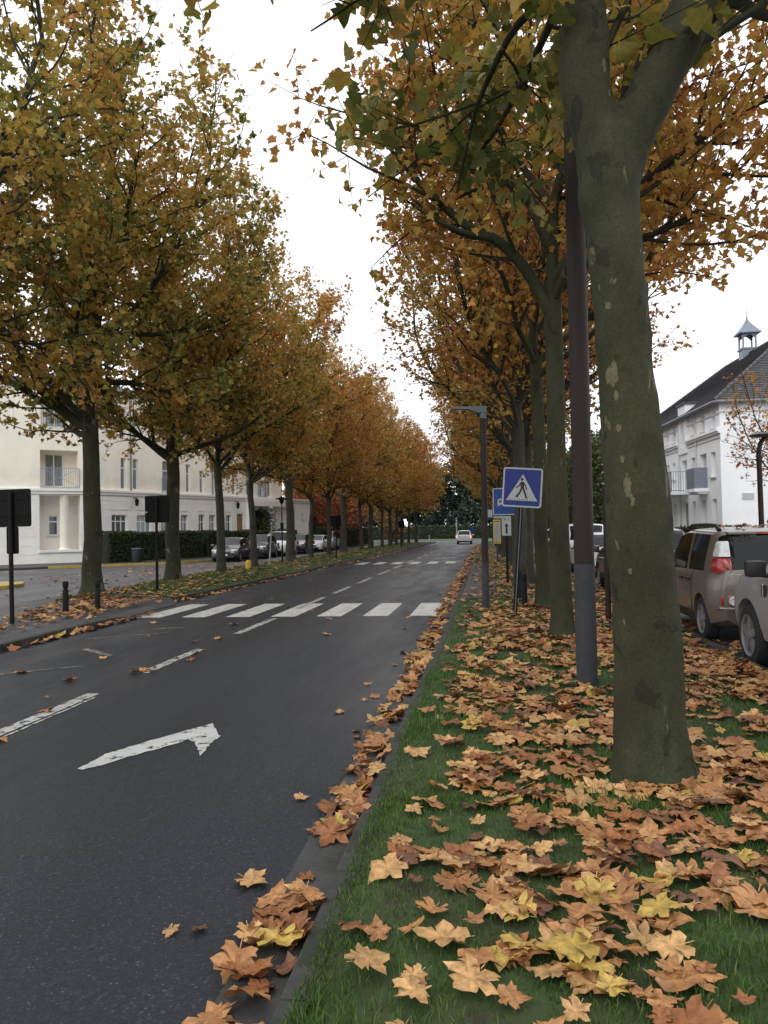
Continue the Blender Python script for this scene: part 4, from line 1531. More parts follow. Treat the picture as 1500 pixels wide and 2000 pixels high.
sb.add([c00 - Vector((0, 0, .05)), c01 - Vector((0, 0, .05)), c11 - Vector((0, 0, .05)), c10 - Vector((0, 0, .05))], [(0, 1, 2, 3)])
sb.build('soffit', M['trim_grey'], roof)
# bell turret standing on the ridge
tw_ = rpt(12.2, RW / 2, 12.75)
tur = empty('bell_turret', tw_, parent=white)
MB().box(-.44, .44, -.44, .44, -.2, .55).box(-.52, .52, -.52, .52, .55, .66).build('base', M['zinc'], tur)
for sx in (-1, 1):
    for sy in (-1, 1):
        MB().box(sx * .40 - .05, sx * .40 + .05, sy * .40 - .05, sy * .40 + .05, .66, 1.62).build('post', M['zinc'], tur)
ab = MB()
for k in range(4):
    mt_ = Matrix.Rotation(k * PI / 2, 4, 'Z')
    prof = [(-.35, 1.62), (-.35, 1.28)] + [(-.35 + .70 * j / 8, 1.28 + .26 * math.sin(PI * j / 8)) for j in range(1, 8)] + [(.35, 1.28), (.35, 1.62)]
    n_ = len(prof)
    vs = [tuple(mt_ @ Vector((p[0], -.42, p[1]))) for p in prof] + [tuple(mt_ @ Vector((p[0], -.37, p[1]))) for p in prof]
    fs = []
    for j in range(1, n_ - 2):
        fs.append((j, j + 1, n_ - 1 if j >= n_ // 2 else 0))
    fs.append((0, n_ // 2, n_ - 1))
    ab.add(vs, [tuple(range(n_)), tuple(range(2 * n_ - 1, n_ - 1, -1))])
ab.build('arch_bracket', M['zinc'], tur)
MB().lathe([(.98, 1.60), (.98, 1.66), (.62, 1.98), (.30, 2.30), (.06, 2.62)], 4, mtx=Matrix.Rotation(PI / 4, 4, 'Z')).build('spire', M['zinc'], tur)
MB().lathe([(.05, 2.60), (.07, 2.72), (.03, 2.8), (.018, 3.25), (.002, 3.45)], 8).build('finial', M['zinc'], tur)


# ------------------------------------------------------------------ hedges and background planting
def leaf_cloud(n, pts_fn, rng, size, cols, up=0.4):
    P = pts_fn(n)
    Rm = leaf_frames(n, rng, up, 0.0)
    S = rng.uniform(size * .7, size * 1.3, n)
    c = np.array(cols)[rng.integers(0, len(cols), n)] * rng.uniform(.7, 1.3, (n, 1))
    return P, Rm, S, c


def hedge(label, p0, p1, thick, z0, z1, n, size, cols, group=None, seed=1):
    rng = np.random.default_rng(seed)
    root = empty('hedge', (p0[0], p0[1], 0), math.atan2(p1[1] - p0[1], p1[0] - p0[0]))
    tag(root, label, 'hedge', group)
    L_ = math.hypot(p1[0] - p0[0], p1[1] - p0[1])
    MB().box(.1, L_ - .1, -thick / 2 + .1, thick / 2 - .1, z0, z1 - .12).build('stem_core', M['hedge_core'], root)

    def f(n):
        P = np.stack([rng.uniform(0, L_, n), rng.uniform(-thick / 2, thick / 2, n), rng.uniform(z0, z1, n)], 1)
        k = rng.random(n)
        w = np.array([thick * .0 + L_ * (z1 - z0), L_ * thick])
        topm = k < .38
        P[topm, 2] = z1 - np.abs(rng.normal(0, .07, topm.sum())) + .05 * np.sin(P[topm, 0] * 1.3) + .04 * np.sin(P[topm, 0] * 3.7)
        sd = ~topm
        sgn = np.where(rng.random(sd.sum()) < .75, -1, 1)
        P[sd, 1] = sgn * (thick / 2 - np.abs(rng.normal(0, .06, sd.sum())))
        endm = k > .94
        P[endm, 0] = np.where(rng.random(endm.sum()) < .5, 0.02, L_ - .02)
        return P
    P, Rm, S, c = leaf_cloud(n, f, rng, size, cols, .3)
    V, F, C = inst_leaves(P, Rm, S, SL_V, SL_F, c)
    tag(link_mesh('foliage', np_mesh('foliage', V, [F], C), M['leaf_green'], root), kind='stuff')
    return root


HG = [(.040, .062, .022), (.06, .085, .03), (.032, .05, .02), (.085, .10, .035)]
hedge('tall clipped dark green hedge in front of the cream building, left stretch', (-22.9, 43.5), (-20.0, 51.0), 1.3, 0.1, 1.92, 9000, .10, HG, seed=2)
hedge('clipped dark green hedge behind the parked cars on the left', (-19.8, 51.5), (-16.2, 62.5), 1.3, 0.1, 1.9, 9000, .12, HG, seed=3)
hedge('dark hedge running on beyond the end of the cream building', (-15.6, 69.5), (-15.8, 100), 1.5, 0.1, 2.1, 9000, .16, HG, seed=4)
hedge('long low dark hedge closing the far end of the avenue', (-42, 150), (46, 150), 2.0, 0.0, 2.5, 9000, .35, HG, seed=5)
hedge('dark green hedge at the foot of the white building', (11.2, 36.6), (11.6, 47), 1.2, 0.09, 1.55, 5000, .11, HG, seed=6)
hedge('low clipped yellowish hedge left of the disc-headed street lamp', (10.9, 31.2), (16.5, 31.0), 1.4, 0.09, 1.78, 5000, .11, [(.14, .13, .04), (.10, .11, .035), (.2, .15, .05), (.07, .09, .03)], seed=7)
b = MB()
b.add([(-21.5, 45.5, .125), (-20.9, 45.4, .125), (-15.9, 60, .125), (-16.6, 60.3, .125)], [(0, 1, 2, 3)])
tag(b.build('lawn', M['far_grass']), kind='structure')
b = MB()
b.add([(-90, 128, .03), (90, 128, .03), (90, 152, .03), (-90, 152, .03)], [(0, 1, 2, 3)])
tag(b.build('lawn', M['far_grass']), kind='structure')


class Blob:
    """Leaf positions of a bushy crown made of uneven clumps."""
    def __init__(self, seed, rad, h, z0, n, size, cols, clumps=26, conic=0.0):
        rng = np.random.default_rng(seed)
        self.rng = rng
        C = []
        for k in range(clumps):
            t = rng.uniform(0, 1)
            z = z0 + h * t
            prof = math.sqrt(max(.02, 1 - (2 * t - 1) ** 2)) * (1 - conic) + conic * (1.05 - t)
            a = rng.uniform(0, 2 * PI)
            r = rad * prof * math.sqrt(rng.uniform(.1, 1)) * .8
            C.append((r * math.cos(a), r * math.sin(a), z, rad * rng.uniform(.28, .5)))
        C = np.array(C)
        w = C[:, 3] ** 2
        i = rng.choice(len(C), n, p=w / w.sum())
        d = unit(rng.normal(0, 1, (n, 3)))
        rr_ = C[i, 3] * rng.uniform(.55, 1.05, n) ** .6
        P = C[i, :3] + d * rr_[:, None] * np.array([1, 1, .8])
        tint = rng.uniform(.7, 1.3, len(C))[i]
        c = np.array(cols)[rng.integers(0, len(cols), n)] * tint[:, None] * rng.uniform(.8, 1.2, (n, 1))
        V, F, Cc = inst_leaves(P, leaf_frames(n, rng, .6, .2), rng.uniform(size * .7, size * 1.3, n), SL_V, SL_F, c)
        self.me = np_mesh('crown', V, [F], Cc)
        self.me.materials.append(M['leaf_green'])
        b = MB()
        b.tube([(0, 0, -.1), (0, 0, z0 + h * .3), (0.1, 0, z0 + h * .8)], [rad * .08 + .06, rad * .06 + .03, .03], 8)
        for k in range(7):
            q = C[rng.integers(0, len(C))]
            b.tube([(0, 0, z0 + h * rng.uniform(.05, .4)), tuple(q[:3])], [.07, .02], 5)
        self.tr = b.mesh('trunk', smooth=True)
        self.tr.materials.append(M['bark_far'])


def blob_tree(bl, x, y, label, group=None, s=1.0, name='tree', rz=0.0):
    root = empty(name, (x, y, 0), rz)
    root.scale = (s, s, s)
    tag(root, label, 'tree', group)
    link_mesh('trunk', bl.tr, None, root)
    tag(link_mesh('crown', bl.me, None, root), kind='stuff')
    return root


dark = Blob(1, 5.5, 12, 1.5, 9000, .55, [(.040, .070, .046), (.055, .085, .055), (.032, .060, .042)], 34, .25)
red = Blob(2, 4.0, 7.0, 1.2, 6000, .30, [(.36, .10, .045), (.42, .15, .06), (.30, .08, .04), (.40, .20, .07)], 30)
gold = Blob(3, 4.0, 7.5, 1.6, 6000, .30, [(.34, .19, .05), (.30, .15, .05), (.22, .15, .05)], 30)
green = Blob(4, 4.2, 8.0, 1.0, 6000, .32, [(.06, .09, .03), (.08, .11, .035), (.10, .11, .035)], 30)
for i, (x, y, s) in enumerate([(-4, 166, 1.25), (-13, 170, 1.1), (3.5, 172, 1.15), (-22, 163, 1.2), (11, 166, 1.3), (20, 170, 1.2), (-33, 168, 1.3)]):
    blob_tree(dark, x, y, ['dark evergreen directly behind the far silver car', 'dark evergreen behind the far hedge left of the road end', 'dark evergreen behind the far hedge right of the road end', 'second dark evergreen left of the road end', 'second dark evergreen right of the road end', 'third dark evergreen right of the road end', 'third dark evergreen left of the road end'][i], 'dark trees behind the far hedge', s, 'evergreen_tree', i * 1.1)
for i, (x, y, s) in enumerate([(-16.8, 74, .85), (-18.6, 81, 1.0), (-17.6, 90, 1.0), (-20.5, 99, 1.1)]):
    blob_tree(red, x, y, ['reddish autumn tree just past the end of the cream building', 'larger reddish autumn tree second past the cream building', 'reddish autumn tree third past the cream building', 'farthest reddish autumn tree behind the left row'][i], 'red autumn trees beyond the cream building', s, 'autumn_tree', i * 2.0)
for i, (x, y, s) in enumerate([(-15, 124, 1.0), (-24, 112, 1.1), (7.5, 118, 1.0), (14, 112, 1.2)]):
    blob_tree(gold, x, y, ['golden tree closing the left row at the junction', 'golden tree further left at the far junction', 'golden tree beyond the end of the right row', 'second golden tree beyond the end of the right row'][i], 'far golden trees', s, 'autumn_tree', i * 1.7)
for i, (x, y, s) in enumerate([(10.5, 72, 1.0), (12, 84, 1.2), (9.5, 97, 1.1)]):
    blob_tree(green, x, y, ['bushy green tree beyond the white building, behind the trunks on the right', 'second bushy green tree behind the trunks on the right', 'farthest bushy green tree behind the trunks on the right'][i], 'green trees beyond the white building', s, 'tree', i * 1.3)
# small copper-leaved tree beside the disc lamp, at the right edge
TS = Tree(77, fork=2.2, top=7.6, rad=2.4, cz=5.4, hb=2.7, r0=.09, limbs=6, tone=.86, twig_leaves=6, lw=.7, low=2.6)
st = empty('copper_tree', (11.2, 29.5, .09), .4)
tag(st, 'small sparse copper-leaved tree behind the disc-headed lamp', 'tree')
link_mesh('trunk', TS.wood_mesh('trunk'), M['bark_far'], st)
tag(link_mesh('crown', TS.crown_mesh('crown', True, None, 0.85), M['leaf_crown'], st), kind='stuff')
# climbing plant on the portico
rng = np.random.default_rng(9)
cp = empty('climbing_plant', (-18.15, 61.8, .1))
tag(cp, 'dark climbing shrub against the pale wall right of the entrance', 'plant')
MB().tube([(0, 0, 0), (.05, 0, 1.5), (0, .05, 3.2)], [.05, .04, .02], 6).build('stem', M['twig'], cp)
n = 1600
P = np.stack([rng.normal(0, .42, n), rng.normal(0, .3, n), rng.uniform(.3, 3.7, n)], 1)
V, F, C = inst_leaves(P, leaf_frames(n, rng), rng.uniform(.1, .18, n), SL_V, SL_F, np.array(HG)[rng.integers(0, 4, n)])
tag(link_mesh('foliage', np_mesh('foliage', V, [F], C), M['leaf_green'], cp), kind='stuff')


# ------------------------------------------------------------------ cars
def car_body(sp):
    L_, W, H = sp['L'], sp['W'], sp['H']
    hw = W / 2
    rs, ct, cb = sp['rs'], sp['ct'], sp['cb']          # rear screen length, windscreen top / cowl distance from the front
    hz, nz, bz, gb = sp['hood'], sp['nose'], sp['belt'], sp['clear']
    ctrl = [(0, bz + .02), (rs * .12, bz + .10), (rs * .75, H - .16), (rs, H - .08), (rs + .2, H - .025), (L_ * .45, H), (L_ - ct - .3, H - .02), (L_ - ct, H - .07), (L_ - cb, hz + .05), (L_ - cb + .12, hz), (L_ - .55, nz + .08), (L_ - .25, nz), (L_ - .07, nz - .08), (L_, nz - .20)]
    ys = sorted(set([round(c[0], 4) for c in ctrl] + list(np.round(np.linspace(0, L_, 58), 4)) + [round(v, 4) for v in (.02, .05, .1, .18, L_ - .02, L_ - .04, L_ - .12, L_ - .18)]))
    cy, cz_ = zip(*ctrl)
    rows_n = 15
    st = []
    for y in ys:
        zr = float(np.interp(y, cy, cz_))
        belt = min(float(np.interp(y, [0, L_ * .3, L_ - cb, L_ - cb + .2], [bz + sp.get('wedge', .03), bz + .01, bz - .03, hz - .05])), zr - .03)
        d = min(y / .42, (L_ - y) / .55, 1.0)
        wf = 1 - .15 * (1 - d) ** 2 - .02 * (1 - d)
        w = hw * wf
        wr = hw * wf * (0.80 if zr - belt > .3 else float(np.interp(zr - belt, [.02, .3], [.93, .80])))
        zb = gb + (.10 * (1 - min(y / .5, 1)) ** 1.5) + (.06 * (1 - min((L_ - y) / .5, 1)))
        k = [(0, zb), (w * .80, zb), (w * .955, zb + .07), (w * .985, zb + .20), (w, zb + (belt - zb) * .50), (w * .995, zb + (belt - zb) * .72), (w * .965, belt - .05), (w * .935, belt)]
        for t in (.33, .66):
            k.append((w * .935 + (wr - w * .935) * (t ** 1.25), belt + (zr - .075 - belt) * t if zr - belt > .1 else belt + (zr - .01 - belt) * t))
        ed = zr - .06 if zr - belt > .15 else zr - .008
        k += [(wr, ed), (wr * .93, zr - .02 if zr - belt > .15 else zr - .004), (wr * .75, zr), (wr * .4, zr + .018), (0, zr + .022)]
        st.append(k)
    n = len(ys)
    nr = len(st[0])
    ring = 2 * nr - 2
    V = []
    for i, y in enumerate(ys):
        k = st[i]
        for p in k:
            V.append((p[0], y - L_ / 2, p[1]))
        for p in k[1:-1][::-1]:
            V.append((-p[0], y - L_ / 2, p[1]))
    F, info = [], []
    for i in range(n - 1):
        for j in range(ring):
            j2 = (j + 1) % ring
            F.append((i * ring + j, (i + 1) * ring + j, (i + 1) * ring + j2, i * ring + j2))
            row = j if j < nr - 1 else ring - 1 - j
            info.append((i, row, 1 if j < nr - 1 else -1))
    # bulged end caps
    for (i, sgn, bulge) in ((0, -1, sp.get('rb', .05)), (n - 1, 1, sp.get('fb', .10))):
        cols = 6
        rows = []
        for j in range(nr):
            pr_ = V[i * ring + j]
            if j in (0, nr - 1):
                rows.append([i * ring + j] * (cols + 1))
                continue
            pl_i = i * ring + (ring - j)
            line = [i * ring + j]
            zmid = pr_[2]
            for c_ in range(1, cols):
                t = c_ / cols
                x = pr_[0] * (1 - 2 * t)
                hfac = math.sin(PI * min(1, max(0, (j + .3) / (nr - .4)))) ** .6
                V.append((x, pr_[1] + sgn * bulge * math.sin(PI * t) ** .7 * hfac, zmid))
                line.append(len(V) - 1)
            line.append(pl_i)
            rows.append(line)
        for j in range(nr - 1):
            for c_ in range(cols):
                q = [rows[j][c_], rows[j + 1][c_], rows[j + 1][c_ + 1], rows[j][c_ + 1]]
                q2 = []
                for v_ in q:
                    if v_ not in q2:
                        q2.append(v_)
                if len(q2) >= 3:
                    F.append(tuple(q2))
                    info.append((-1, j, 0))
    return np.array(V), F, info, ys


def patch(V, F, info, ys, test, off, L_):
    """Copy of the body faces that pass the test, pushed out along the body normal."""
    used, fs = {}, []
    nrm = {}
    for f, inf in zip(F, info):
        if not test(inf, f):
            continue
        a, b_, c_ = (Vector(V[f[k]]) for k in (0, 1, 2))
        nn = (b_ - a).cross(c_ - a)
        for v_ in f:
            nrm[v_] = nrm.get(v_, Vector((0, 0, 0))) + nn
        fs.append(f)
    out = MB()
    for f in fs:
        for v_ in f:
            if v_ not in used:
                nn = nrm[v_].normalized()
                p = Vector(V[v_])
                cen = Vector((0, p.y * .6, .8))
                if nn.dot(p - cen) < 0:
                    nn = -nn
                used[v_] = len(out.v)
                out.v.append(tuple(p + nn * off))
        out.f.append(tuple(used[v_] for v_ in f))
    return out


WHEEL = {}


def wheel_meshes(r, w):
    k = (r, w)
    if k in WHEEL:
        return WHEEL[k]
    ty = MB().lathe([(r * .66, -w / 2 + .01), (r * .80, -w / 2), (r * .94, -w / 2 + .015), (r, -w / 2 + .05), (r, w / 2 - .05), (r * .94, w / 2 - .015), (r * .80, w / 2), (r * .66, w / 2 - .01)], 28, 'x', None, False).mesh('tyre', smooth=True)
    ty.materials.append(M['tyre'])
    b = MB()
    for s in (-1,):
        x0 = -w / 2
        b.lathe([(r * .655, x0 + .012), (r * .67, x0 + .004), (r * .60, x0 + .02), (r * .58, x0 + .07), (r * .3, x0 + .09), (.01, x0 + .09)], 28, 'x', None, False)
        for q in range(5):
            mt_ = Matrix.Rotation(q * 2 * PI / 5, 4, 'X')
            b.add([tuple(mt_ @ Vector(p)) for p in [(x0 + .012, -.045, .03), (x0 + .012, .045, .03), (x0 + .02, .042, r * .63), (x0 + .02, -.042, r * .63),
                                                    (x0 + .06, -.05, .03), (x0 + .06, .05, .03), (x0 + .06, .045, r * .63), (x0 + .06, -.045, r * .63)]],
                  [(0, 1, 2, 3), (0, 4, 5, 1), (1, 5, 6, 2), (2, 6, 7, 3), (3, 7, 4, 0)])
        b.lathe([(.075, x0 + .10), (.07, x0 + .002), (.01, x0 - .002)], 14, 'x')
    rm = b.mesh('rim', smooth=True)
    rm.materials.append(M['rim'])
    dk = MB().lathe([(r * .6, -w / 2 + .075), (.02, -w / 2 + .075)], 20, 'x').mesh('hub', smooth=False)
    dk.materials.append(M['black_trim'])
    WHEEL[k] = (ty, rm, dk)
    return WHEEL[k]


BODY = {}


def make_car(spec_name, sp, label, group, paint, loc, rz, lit=False):
    L_, W, H = sp['L'], sp['W'], sp['H']
    root = empty('parked_car' if not lit else 'moving_car', loc, rz)
    tag(root, label, 'car', group)
    r = sp['r']
    yf, yr = L_ / 2 - sp['fo'], -L_ / 2 + sp['ro']
    key = spec_name
    if key not in BODY:
        V, F, info, ys = car_body(sp)
        me = bpy.data.meshes.new('body')
        me.from_pydata([tuple(v) for v in V], [], F)
        bm = bmesh.new()
        bm.from_mesh(me)
        bmesh.ops.recalc_face_normals(bm, faces=bm.faces)
        bm.to_mesh(me)
        bm.free()
        o = bpy.data.objects.new('tmp', me)
        COL.objects.link(o)
        cut = MB()
        for yy_ in (yf, yr):
            for s in (-1, 1):
                cut.lathe([(r * 1.17, -.16), (r * 1.17, .16)], 36, 'x', Matrix.Translation((s * (W / 2 - .12), yy_, r)))
        co = cut.build('cut', None)
        md = o.modifiers.new('b', 'BOOLEAN')
        md.operation = 'DIFFERENCE'
        md.object = co
        md.solver = 'EXACT'
        dg = bpy.context.evaluated_depsgraph_get()
        me2 = bpy.data.meshes.new_from_object(o.evaluated_get(dg))
        bpy.data.objects.remove(o)
        bpy.data.objects.remove(co)
        me2.name = 'body'
        me2.shade_smooth()
        me2.set_sharp_from_angle(angle=R(32))
        BODY[key] = (V, F, info, ys, me2)
    V, F, info, ys, me2 = BODY[key]
    body = link_mesh('body', me2.copy(), None, root)
    body.data.materials.clear()
    body.data.materials.append(M[paint])
    rs, ct, cb = sp['rs'], sp['ct'], sp['cb']
    pil = sp['pillars']

    def ymid(i):
        return (ys[i] + ys[i + 1]) / 2

    def side(a, c, s):
        return lambda inf, f: inf[0] >= 0 and inf[2] == s and 7 <= inf[1] <= 9 and a < ymid(inf[0]) < c

    for s in (1, -1):
        edges = [sp.get('qw', rs + .1)] + pil + [L_ - cb - .28]
        for q in range(len(edges) - 1):
            mb = patch(V, F, info, ys, side(edges[q] + .045, edges[q + 1] - .045, s), .005, L_)
            if mb.f:
                mb.build('side_window', M['car_glass'], body, smooth=True)
        for q in range(len(pil)):
            a = pil[q - 1] if q else yr + L_ / 2 + r * 1.25
            c = pil[q]
            c2 = min(c, L_ - sp['fo'] - r * 1.3)
            mb = patch(V, F, info, ys, lambda inf, f: inf[0] >= 0 and inf[2] == s and 3 <= inf[1] <= 6 and a + .02 < ymid(inf[0]) < c2 - .02, .006, L_)
            if mb.f:
                dr = mb.build('door', M[paint], body, smooth=True)
                MB().cbox((s * (W / 2 + .012), a + .18 - L_ / 2, sp['belt'] - .13), (.03, .17, .035)).build('handle', M[sp.get('handle', paint)], dr, bevel=.008)
    wsn = patch(V, F, info, ys, lambda inf, f: inf[0] >= 0 and inf[1] >= 11 and L_ - ct + .02 < ymid(inf[0]) < L_ - cb + .02, .006, L_)
    wsn.build('windscreen', M['car_glass'], body, smooth=True)
    rwn = patch(V, F, info, ys, lambda inf, f: inf[0] >= 0 and inf[1] >= (10 if sp.get('wide_rear') else 11) and rs * .08 < ymid(inf[0]) < rs * .98, .006, L_)
    if rwn.f:
        rwn.build('rear_window', M['car_glass'], body, smooth=True)
    # black sill band
    sb_ = patch(V, F, info, ys, lambda inf, f: inf[0] >= 0 and inf[1] in (1, 2) and yr + r * 1.25 + L_ / 2 < ymid(inf[0]) < yf - r * 1.25 + L_ / 2, .006, L_)
    if sb_.f and sp.get('sill', True):
        sb_.build('sill', M[sp.get('sill_mat', 'black_trim')], body, smooth=True)
    ty, rm, dk = wheel_meshes(r, sp.get('tw', .20))
    for yy_ in (yf, yr):
        for s in (-1, 1):
            w = empty('wheel', (s * (W / 2 - .115), yy_, r), PI if s > 0 else 0, root)
            link_mesh('tyre', ty, None, w)
            link_mesh('rim', rm, None, w)
            link_mesh('hub', dk, None, w)
    # front
    y0 = L_ / 2
    nz = sp['nose']
    for s in (-1, 1):
        hl = MB().add([(s * W * .46, y0 - .42, nz + .03), (s * W * .44, y0 - .20, nz - .0), (s * W * .27, y0 - .015, nz - .05), (s * W * .25, y0 - .10, nz + .02),
                       (s * W * .475, y0 - .42, nz - .10), (s * W * .45, y0 - .16, nz - .16), (s * W * .27, y0 + .035, nz - .19), (s * W * .25, y0 - .3, nz - .18)],
                      [(0, 1, 2, 3), (0, 4, 5, 1), (1, 5, 6, 2), (2, 6, 7, 3), (3, 7, 4, 0), (7, 6, 5, 4)])
        hl.build('headlight', M['clear_lens'], body, bevel=.015, smooth=True)
        mr = MB().cbox((s * (W / 2 + .11), L_ / 2 - cb - .32, sp['belt'] + .07), (.21, .13, .18))
        mm = mr.build('mirror', M[sp.get('mirror', paint)], body, bevel=.045, smooth=True)
        MB().tube([(s * W * .455, L_ / 2 - cb - .30, sp['belt'] - .02), (s * (W / 2 + .06), L_ / 2 - cb - .31, sp['belt'] + .0)], .025, 6).build('mirror_arm', M['black_trim'], mm)
    MB().box(-W * .24, W * .24, y0 + .03, y0 + .10, nz - .26, nz - .12).build('grille', M['black_trim'], body, bevel=.02)
    MB().box(-W * .36, W * .36, y0 - .02, y0 + .085, .26, .42).build('air_intake', M['black_trim'], body, bevel=.02)
    MB().box(-.26, .26, y0 + .10, y0 + .112, nz - .36, nz - .25).build('plate', M['plate_white'], body)
    if not sp.get('custom_rear'):
        for s in (-1, 1):
            q = MB().box(s * W * .475 - .10, s * W * .475 + .012, -L_ / 2 - .028, -L_ / 2 + .16, sp['belt'] - .28, sp['belt'] + .02)
            q = q.build('tail_light', M['lit_lens'] if lit else M['red_lens'], body, bevel=.025)
        MB().box(-.26, .26, -L_ / 2 - .075, -L_ / 2 - .058, .62, .73).build('plate', M['plate_white'], body)
        MB().box(-W * .42, W * .42, -L_ / 2 - .06, -L_ / 2 + .05, .30, .40).build('bumper_trim', M['black_trim'], body, bevel=.02)
    return root, body


MPV = dict(L=4.08, W=1.77, H=1.60, rs=.34, ct=1.75, cb=.95, hood=1.03, nose=.80, belt=.985, clear=.20, r=.315, fo=.83, ro=.70, pillars=[1.50, 2.45], rb=.10, custom_rear=True, handle='black_trim', wide_rear=True, qw=.62)
SUV = dict(L=4.50, W=1.91, H=1.74, rs=.40, ct=1.95, cb=1.22, hood=1.13, nose=.98, belt=1.10, clear=.30, r=.365, fo=.88, ro=.95, pillars=[1.45, 2.45], rb=.06, tw=.23, mirror='black_trim', sill_mat='silver_car')
HATCH = dict(L=4.15, W=1.74, H=1.47, rs=.62, ct=1.75, cb=1.02, hood=.95, nose=.74, belt=.92, clear=.18, r=.305, fo=.82, ro=.72, pillars=[1.42, 2.35])
TALL = dict(L=4.30, W=1.80, H=1.62, rs=.45, ct=1.75, cb=1.0, hood=1.05, nose=.85, belt=1.0, clear=.24, r=.33, fo=.84, ro=.80, pillars=[1.45, 2.4])
VAN = dict(L=4.38, W=1.83, H=1.82, rs=.18, ct=1.45, cb=.85, hood=1.08, nose=.86, belt=1.08, clear=.20, r=.32, fo=.86, ro=.72, pillars=[1.5, 2.6], rb=.03)

G_P = 'cars parked along the right-hand kerb'
mx, my = 3.02 + .885, 10.92 + 2.04
mpv, mbody = make_car('mpv', MPV, 'beige people carrier with fallen leaves on its roof, seen from behind', G_P, 'beige_car', (mx, my, 0), 0)
y0 = -2.04
# rear of the people carrier: upper lamps beside the glass, lower lamps, bumper, badge line, roof bars, spoiler lamp
for s in (-1, 1):
    t = MB().add([(s * .63, y0 - .01, 1.00), (s * .80, y0 + .10, 1.00), (s * .775, y0 + .10, 1.20), (s * .62, y0 + .045, 1.20),
                  (s * .63, y0 + .16, 1.00), (s * .835, y0 + .30, 1.00), (s * .80, y0 + .30, 1.20), (s * .62, y0 + .2, 1.20)],
                 [(0, 1, 2, 3), (1, 5, 6, 2), (5, 4, 7, 6), (4, 0, 3, 7), (3, 2, 6, 7), (0, 4, 5, 1)]).build('tail_light', M['red_lens'], mbody, bevel=.02, smooth=True)
    MB().add([(s * .62, y0 + .055, 1.215), (s * .765, y0 + .115, 1.215), (s * .70, y0 + .22, 1.43), (s * .60, y0 + .20, 1.43),
              (s * .62, y0 + .22, 1.215), (s * .795, y0 + .32, 1.215), (s * .73, y0 + .34, 1.43), (s * .60, y0 + .30, 1.43)],
             [(0, 1, 2, 3), (1, 5, 6, 2), (5, 4, 7, 6), (4, 0, 3, 7), (3, 2, 6, 7), (0, 4, 5, 1)]).build('reversing_light', M['clear_lens'], mbody, bevel=.02, smooth=True)
    lw_ = MB().add([(s * .50, y0 - .075, .55), (s * .755, y0 + .02, .55), (s * .765, y0 + .02, .70), (s * .56, y0 - .07, .70),
                    (s * .50, y0 + .05, .55), (s * .79, y0 + .18, .55), (s * .79, y0 + .18, .70), (s * .56, y0 + .05, .70)],
                   [(0, 1, 2, 3), (1, 5, 6, 2), (5, 4, 7, 6), (4, 0, 3, 7), (3, 2, 6, 7), (0, 4, 5, 1)]).build('rear_fog_light', M['red_lens'], mbody, bevel=.015, smooth=True)
    MB().lathe([(.062, 0), (.055, .012), (.042, .014), (.040, .002)], 18, mtx=Matrix.Translation((s * .63, y0 - .045, .625)) @ Matrix.Rotation(s * .33, 4, 'Z') @ Matrix.Rotation(PI / 2, 4, 'X')).build('lens_ring', M['clear_lens'], lw_, smooth=True)
    MB().tube([(s * .60, y0 + .62, 1.575), (s * .615, y0 + .72, 1.645), (s * .62, y0 + 1.2, 1.665), (s * .62, y0 + 2.0, 1.66), (s * .61, y0 + 2.2, 1.58)], [.035, .028, .022, .022, .03], 8).build('roof_bar', M['black_trim'], mbody, smooth=True)
MB().add([(-.80, y0 + .02, .515), (-.5, y0 - .10, .515), (0, y0 - .135, .515), (.5, y0 - .10, .515), (.80, y0 + .02, .515),
          (-.80, y0 + .03, .545), (-.5, y0 - .08, .545), (0, y0 - .115, .545), (.5, y0 - .08, .545), (.80, y0 + .03, .545),
          (-.80, y0 + .1, .50), (.8, y0 + .1, .50)],
         [(0, 1, 6, 5), (1, 2, 7, 6), (2, 3, 8, 7), (3, 4, 9, 8), (0, 10, 11, 4, 3, 2, 1), (5, 6, 7, 8, 9, 11, 10)]).build('bumper_ledge', M['beige_car'], mbody, bevel=.012, smooth=True)
MB().box(-.5, .5, y0 - .118, y0 - .06, .42, .455).build('bumper_trim', M['chrome'], mbody, bevel=.01)
MB().box(-.26, .26, y0 - .135, y0 - .10, .60, .71).build('plate', M['plate_white'], mbody)
MB().box(-.34, .34, y0 - .112, y0 - .095, .80, .825).build('tailgate_handle', M['beige_car'], mbody, bevel=.006)
MB().box(-.58, .58, y0 + .30, y0 + .52, 1.515, 1.56).build('spoiler', M['beige_car'], mbody, bevel=.018, smooth=True)
MB().box(-.20, .20, y0 + .285, y0 + .305, 1.52, 1.545).build('brake_light', M['red_lens'], mbody, bevel=.004)
suv, sbody = make_car('suv', SUV, 'silver off-road car at the right edge, nearest of the parked cars', G_P, 'silver_car', (2.99 + .955, 10.35 - 2.25, 0), 0)
for q in (-1, 1):
    MB().cbox((q * .958, 2.25 - 1.46, .925), (.015, .12, .13)).build('side_vent', M['black_trim'], sbody, bevel=.006)
    MB().cbox((q * .966, 2.25 - 1.455, .925), (.012, .03, .15)).build('vent_trim', M['chrome'], sbody, bevel=.004)
make_car('tall', TALL, 'dark brown car with red tail light just beyond the near big trunk', G_P, 'brown_car', (3.05 + .9, 18.6 + 2.15, 0), 0)
make_car('hatch', HATCH, 'white hatchback glimpsed between the trunks, second beyond the big trunk', G_P, 'white_car', (3.05 + .87, 28.0, 0), 0)
make_car('van', VAN, 'white van glimpsed between the slim trunks on the right', G_P, 'white_car', (3.05 + .9, 33.6, 0), 0)
make_car('hatch', HATCH, 'dark hatchback far along the right-hand parking lane', G_P, 'navy_car', (3.9, 39.0, 0), 0)
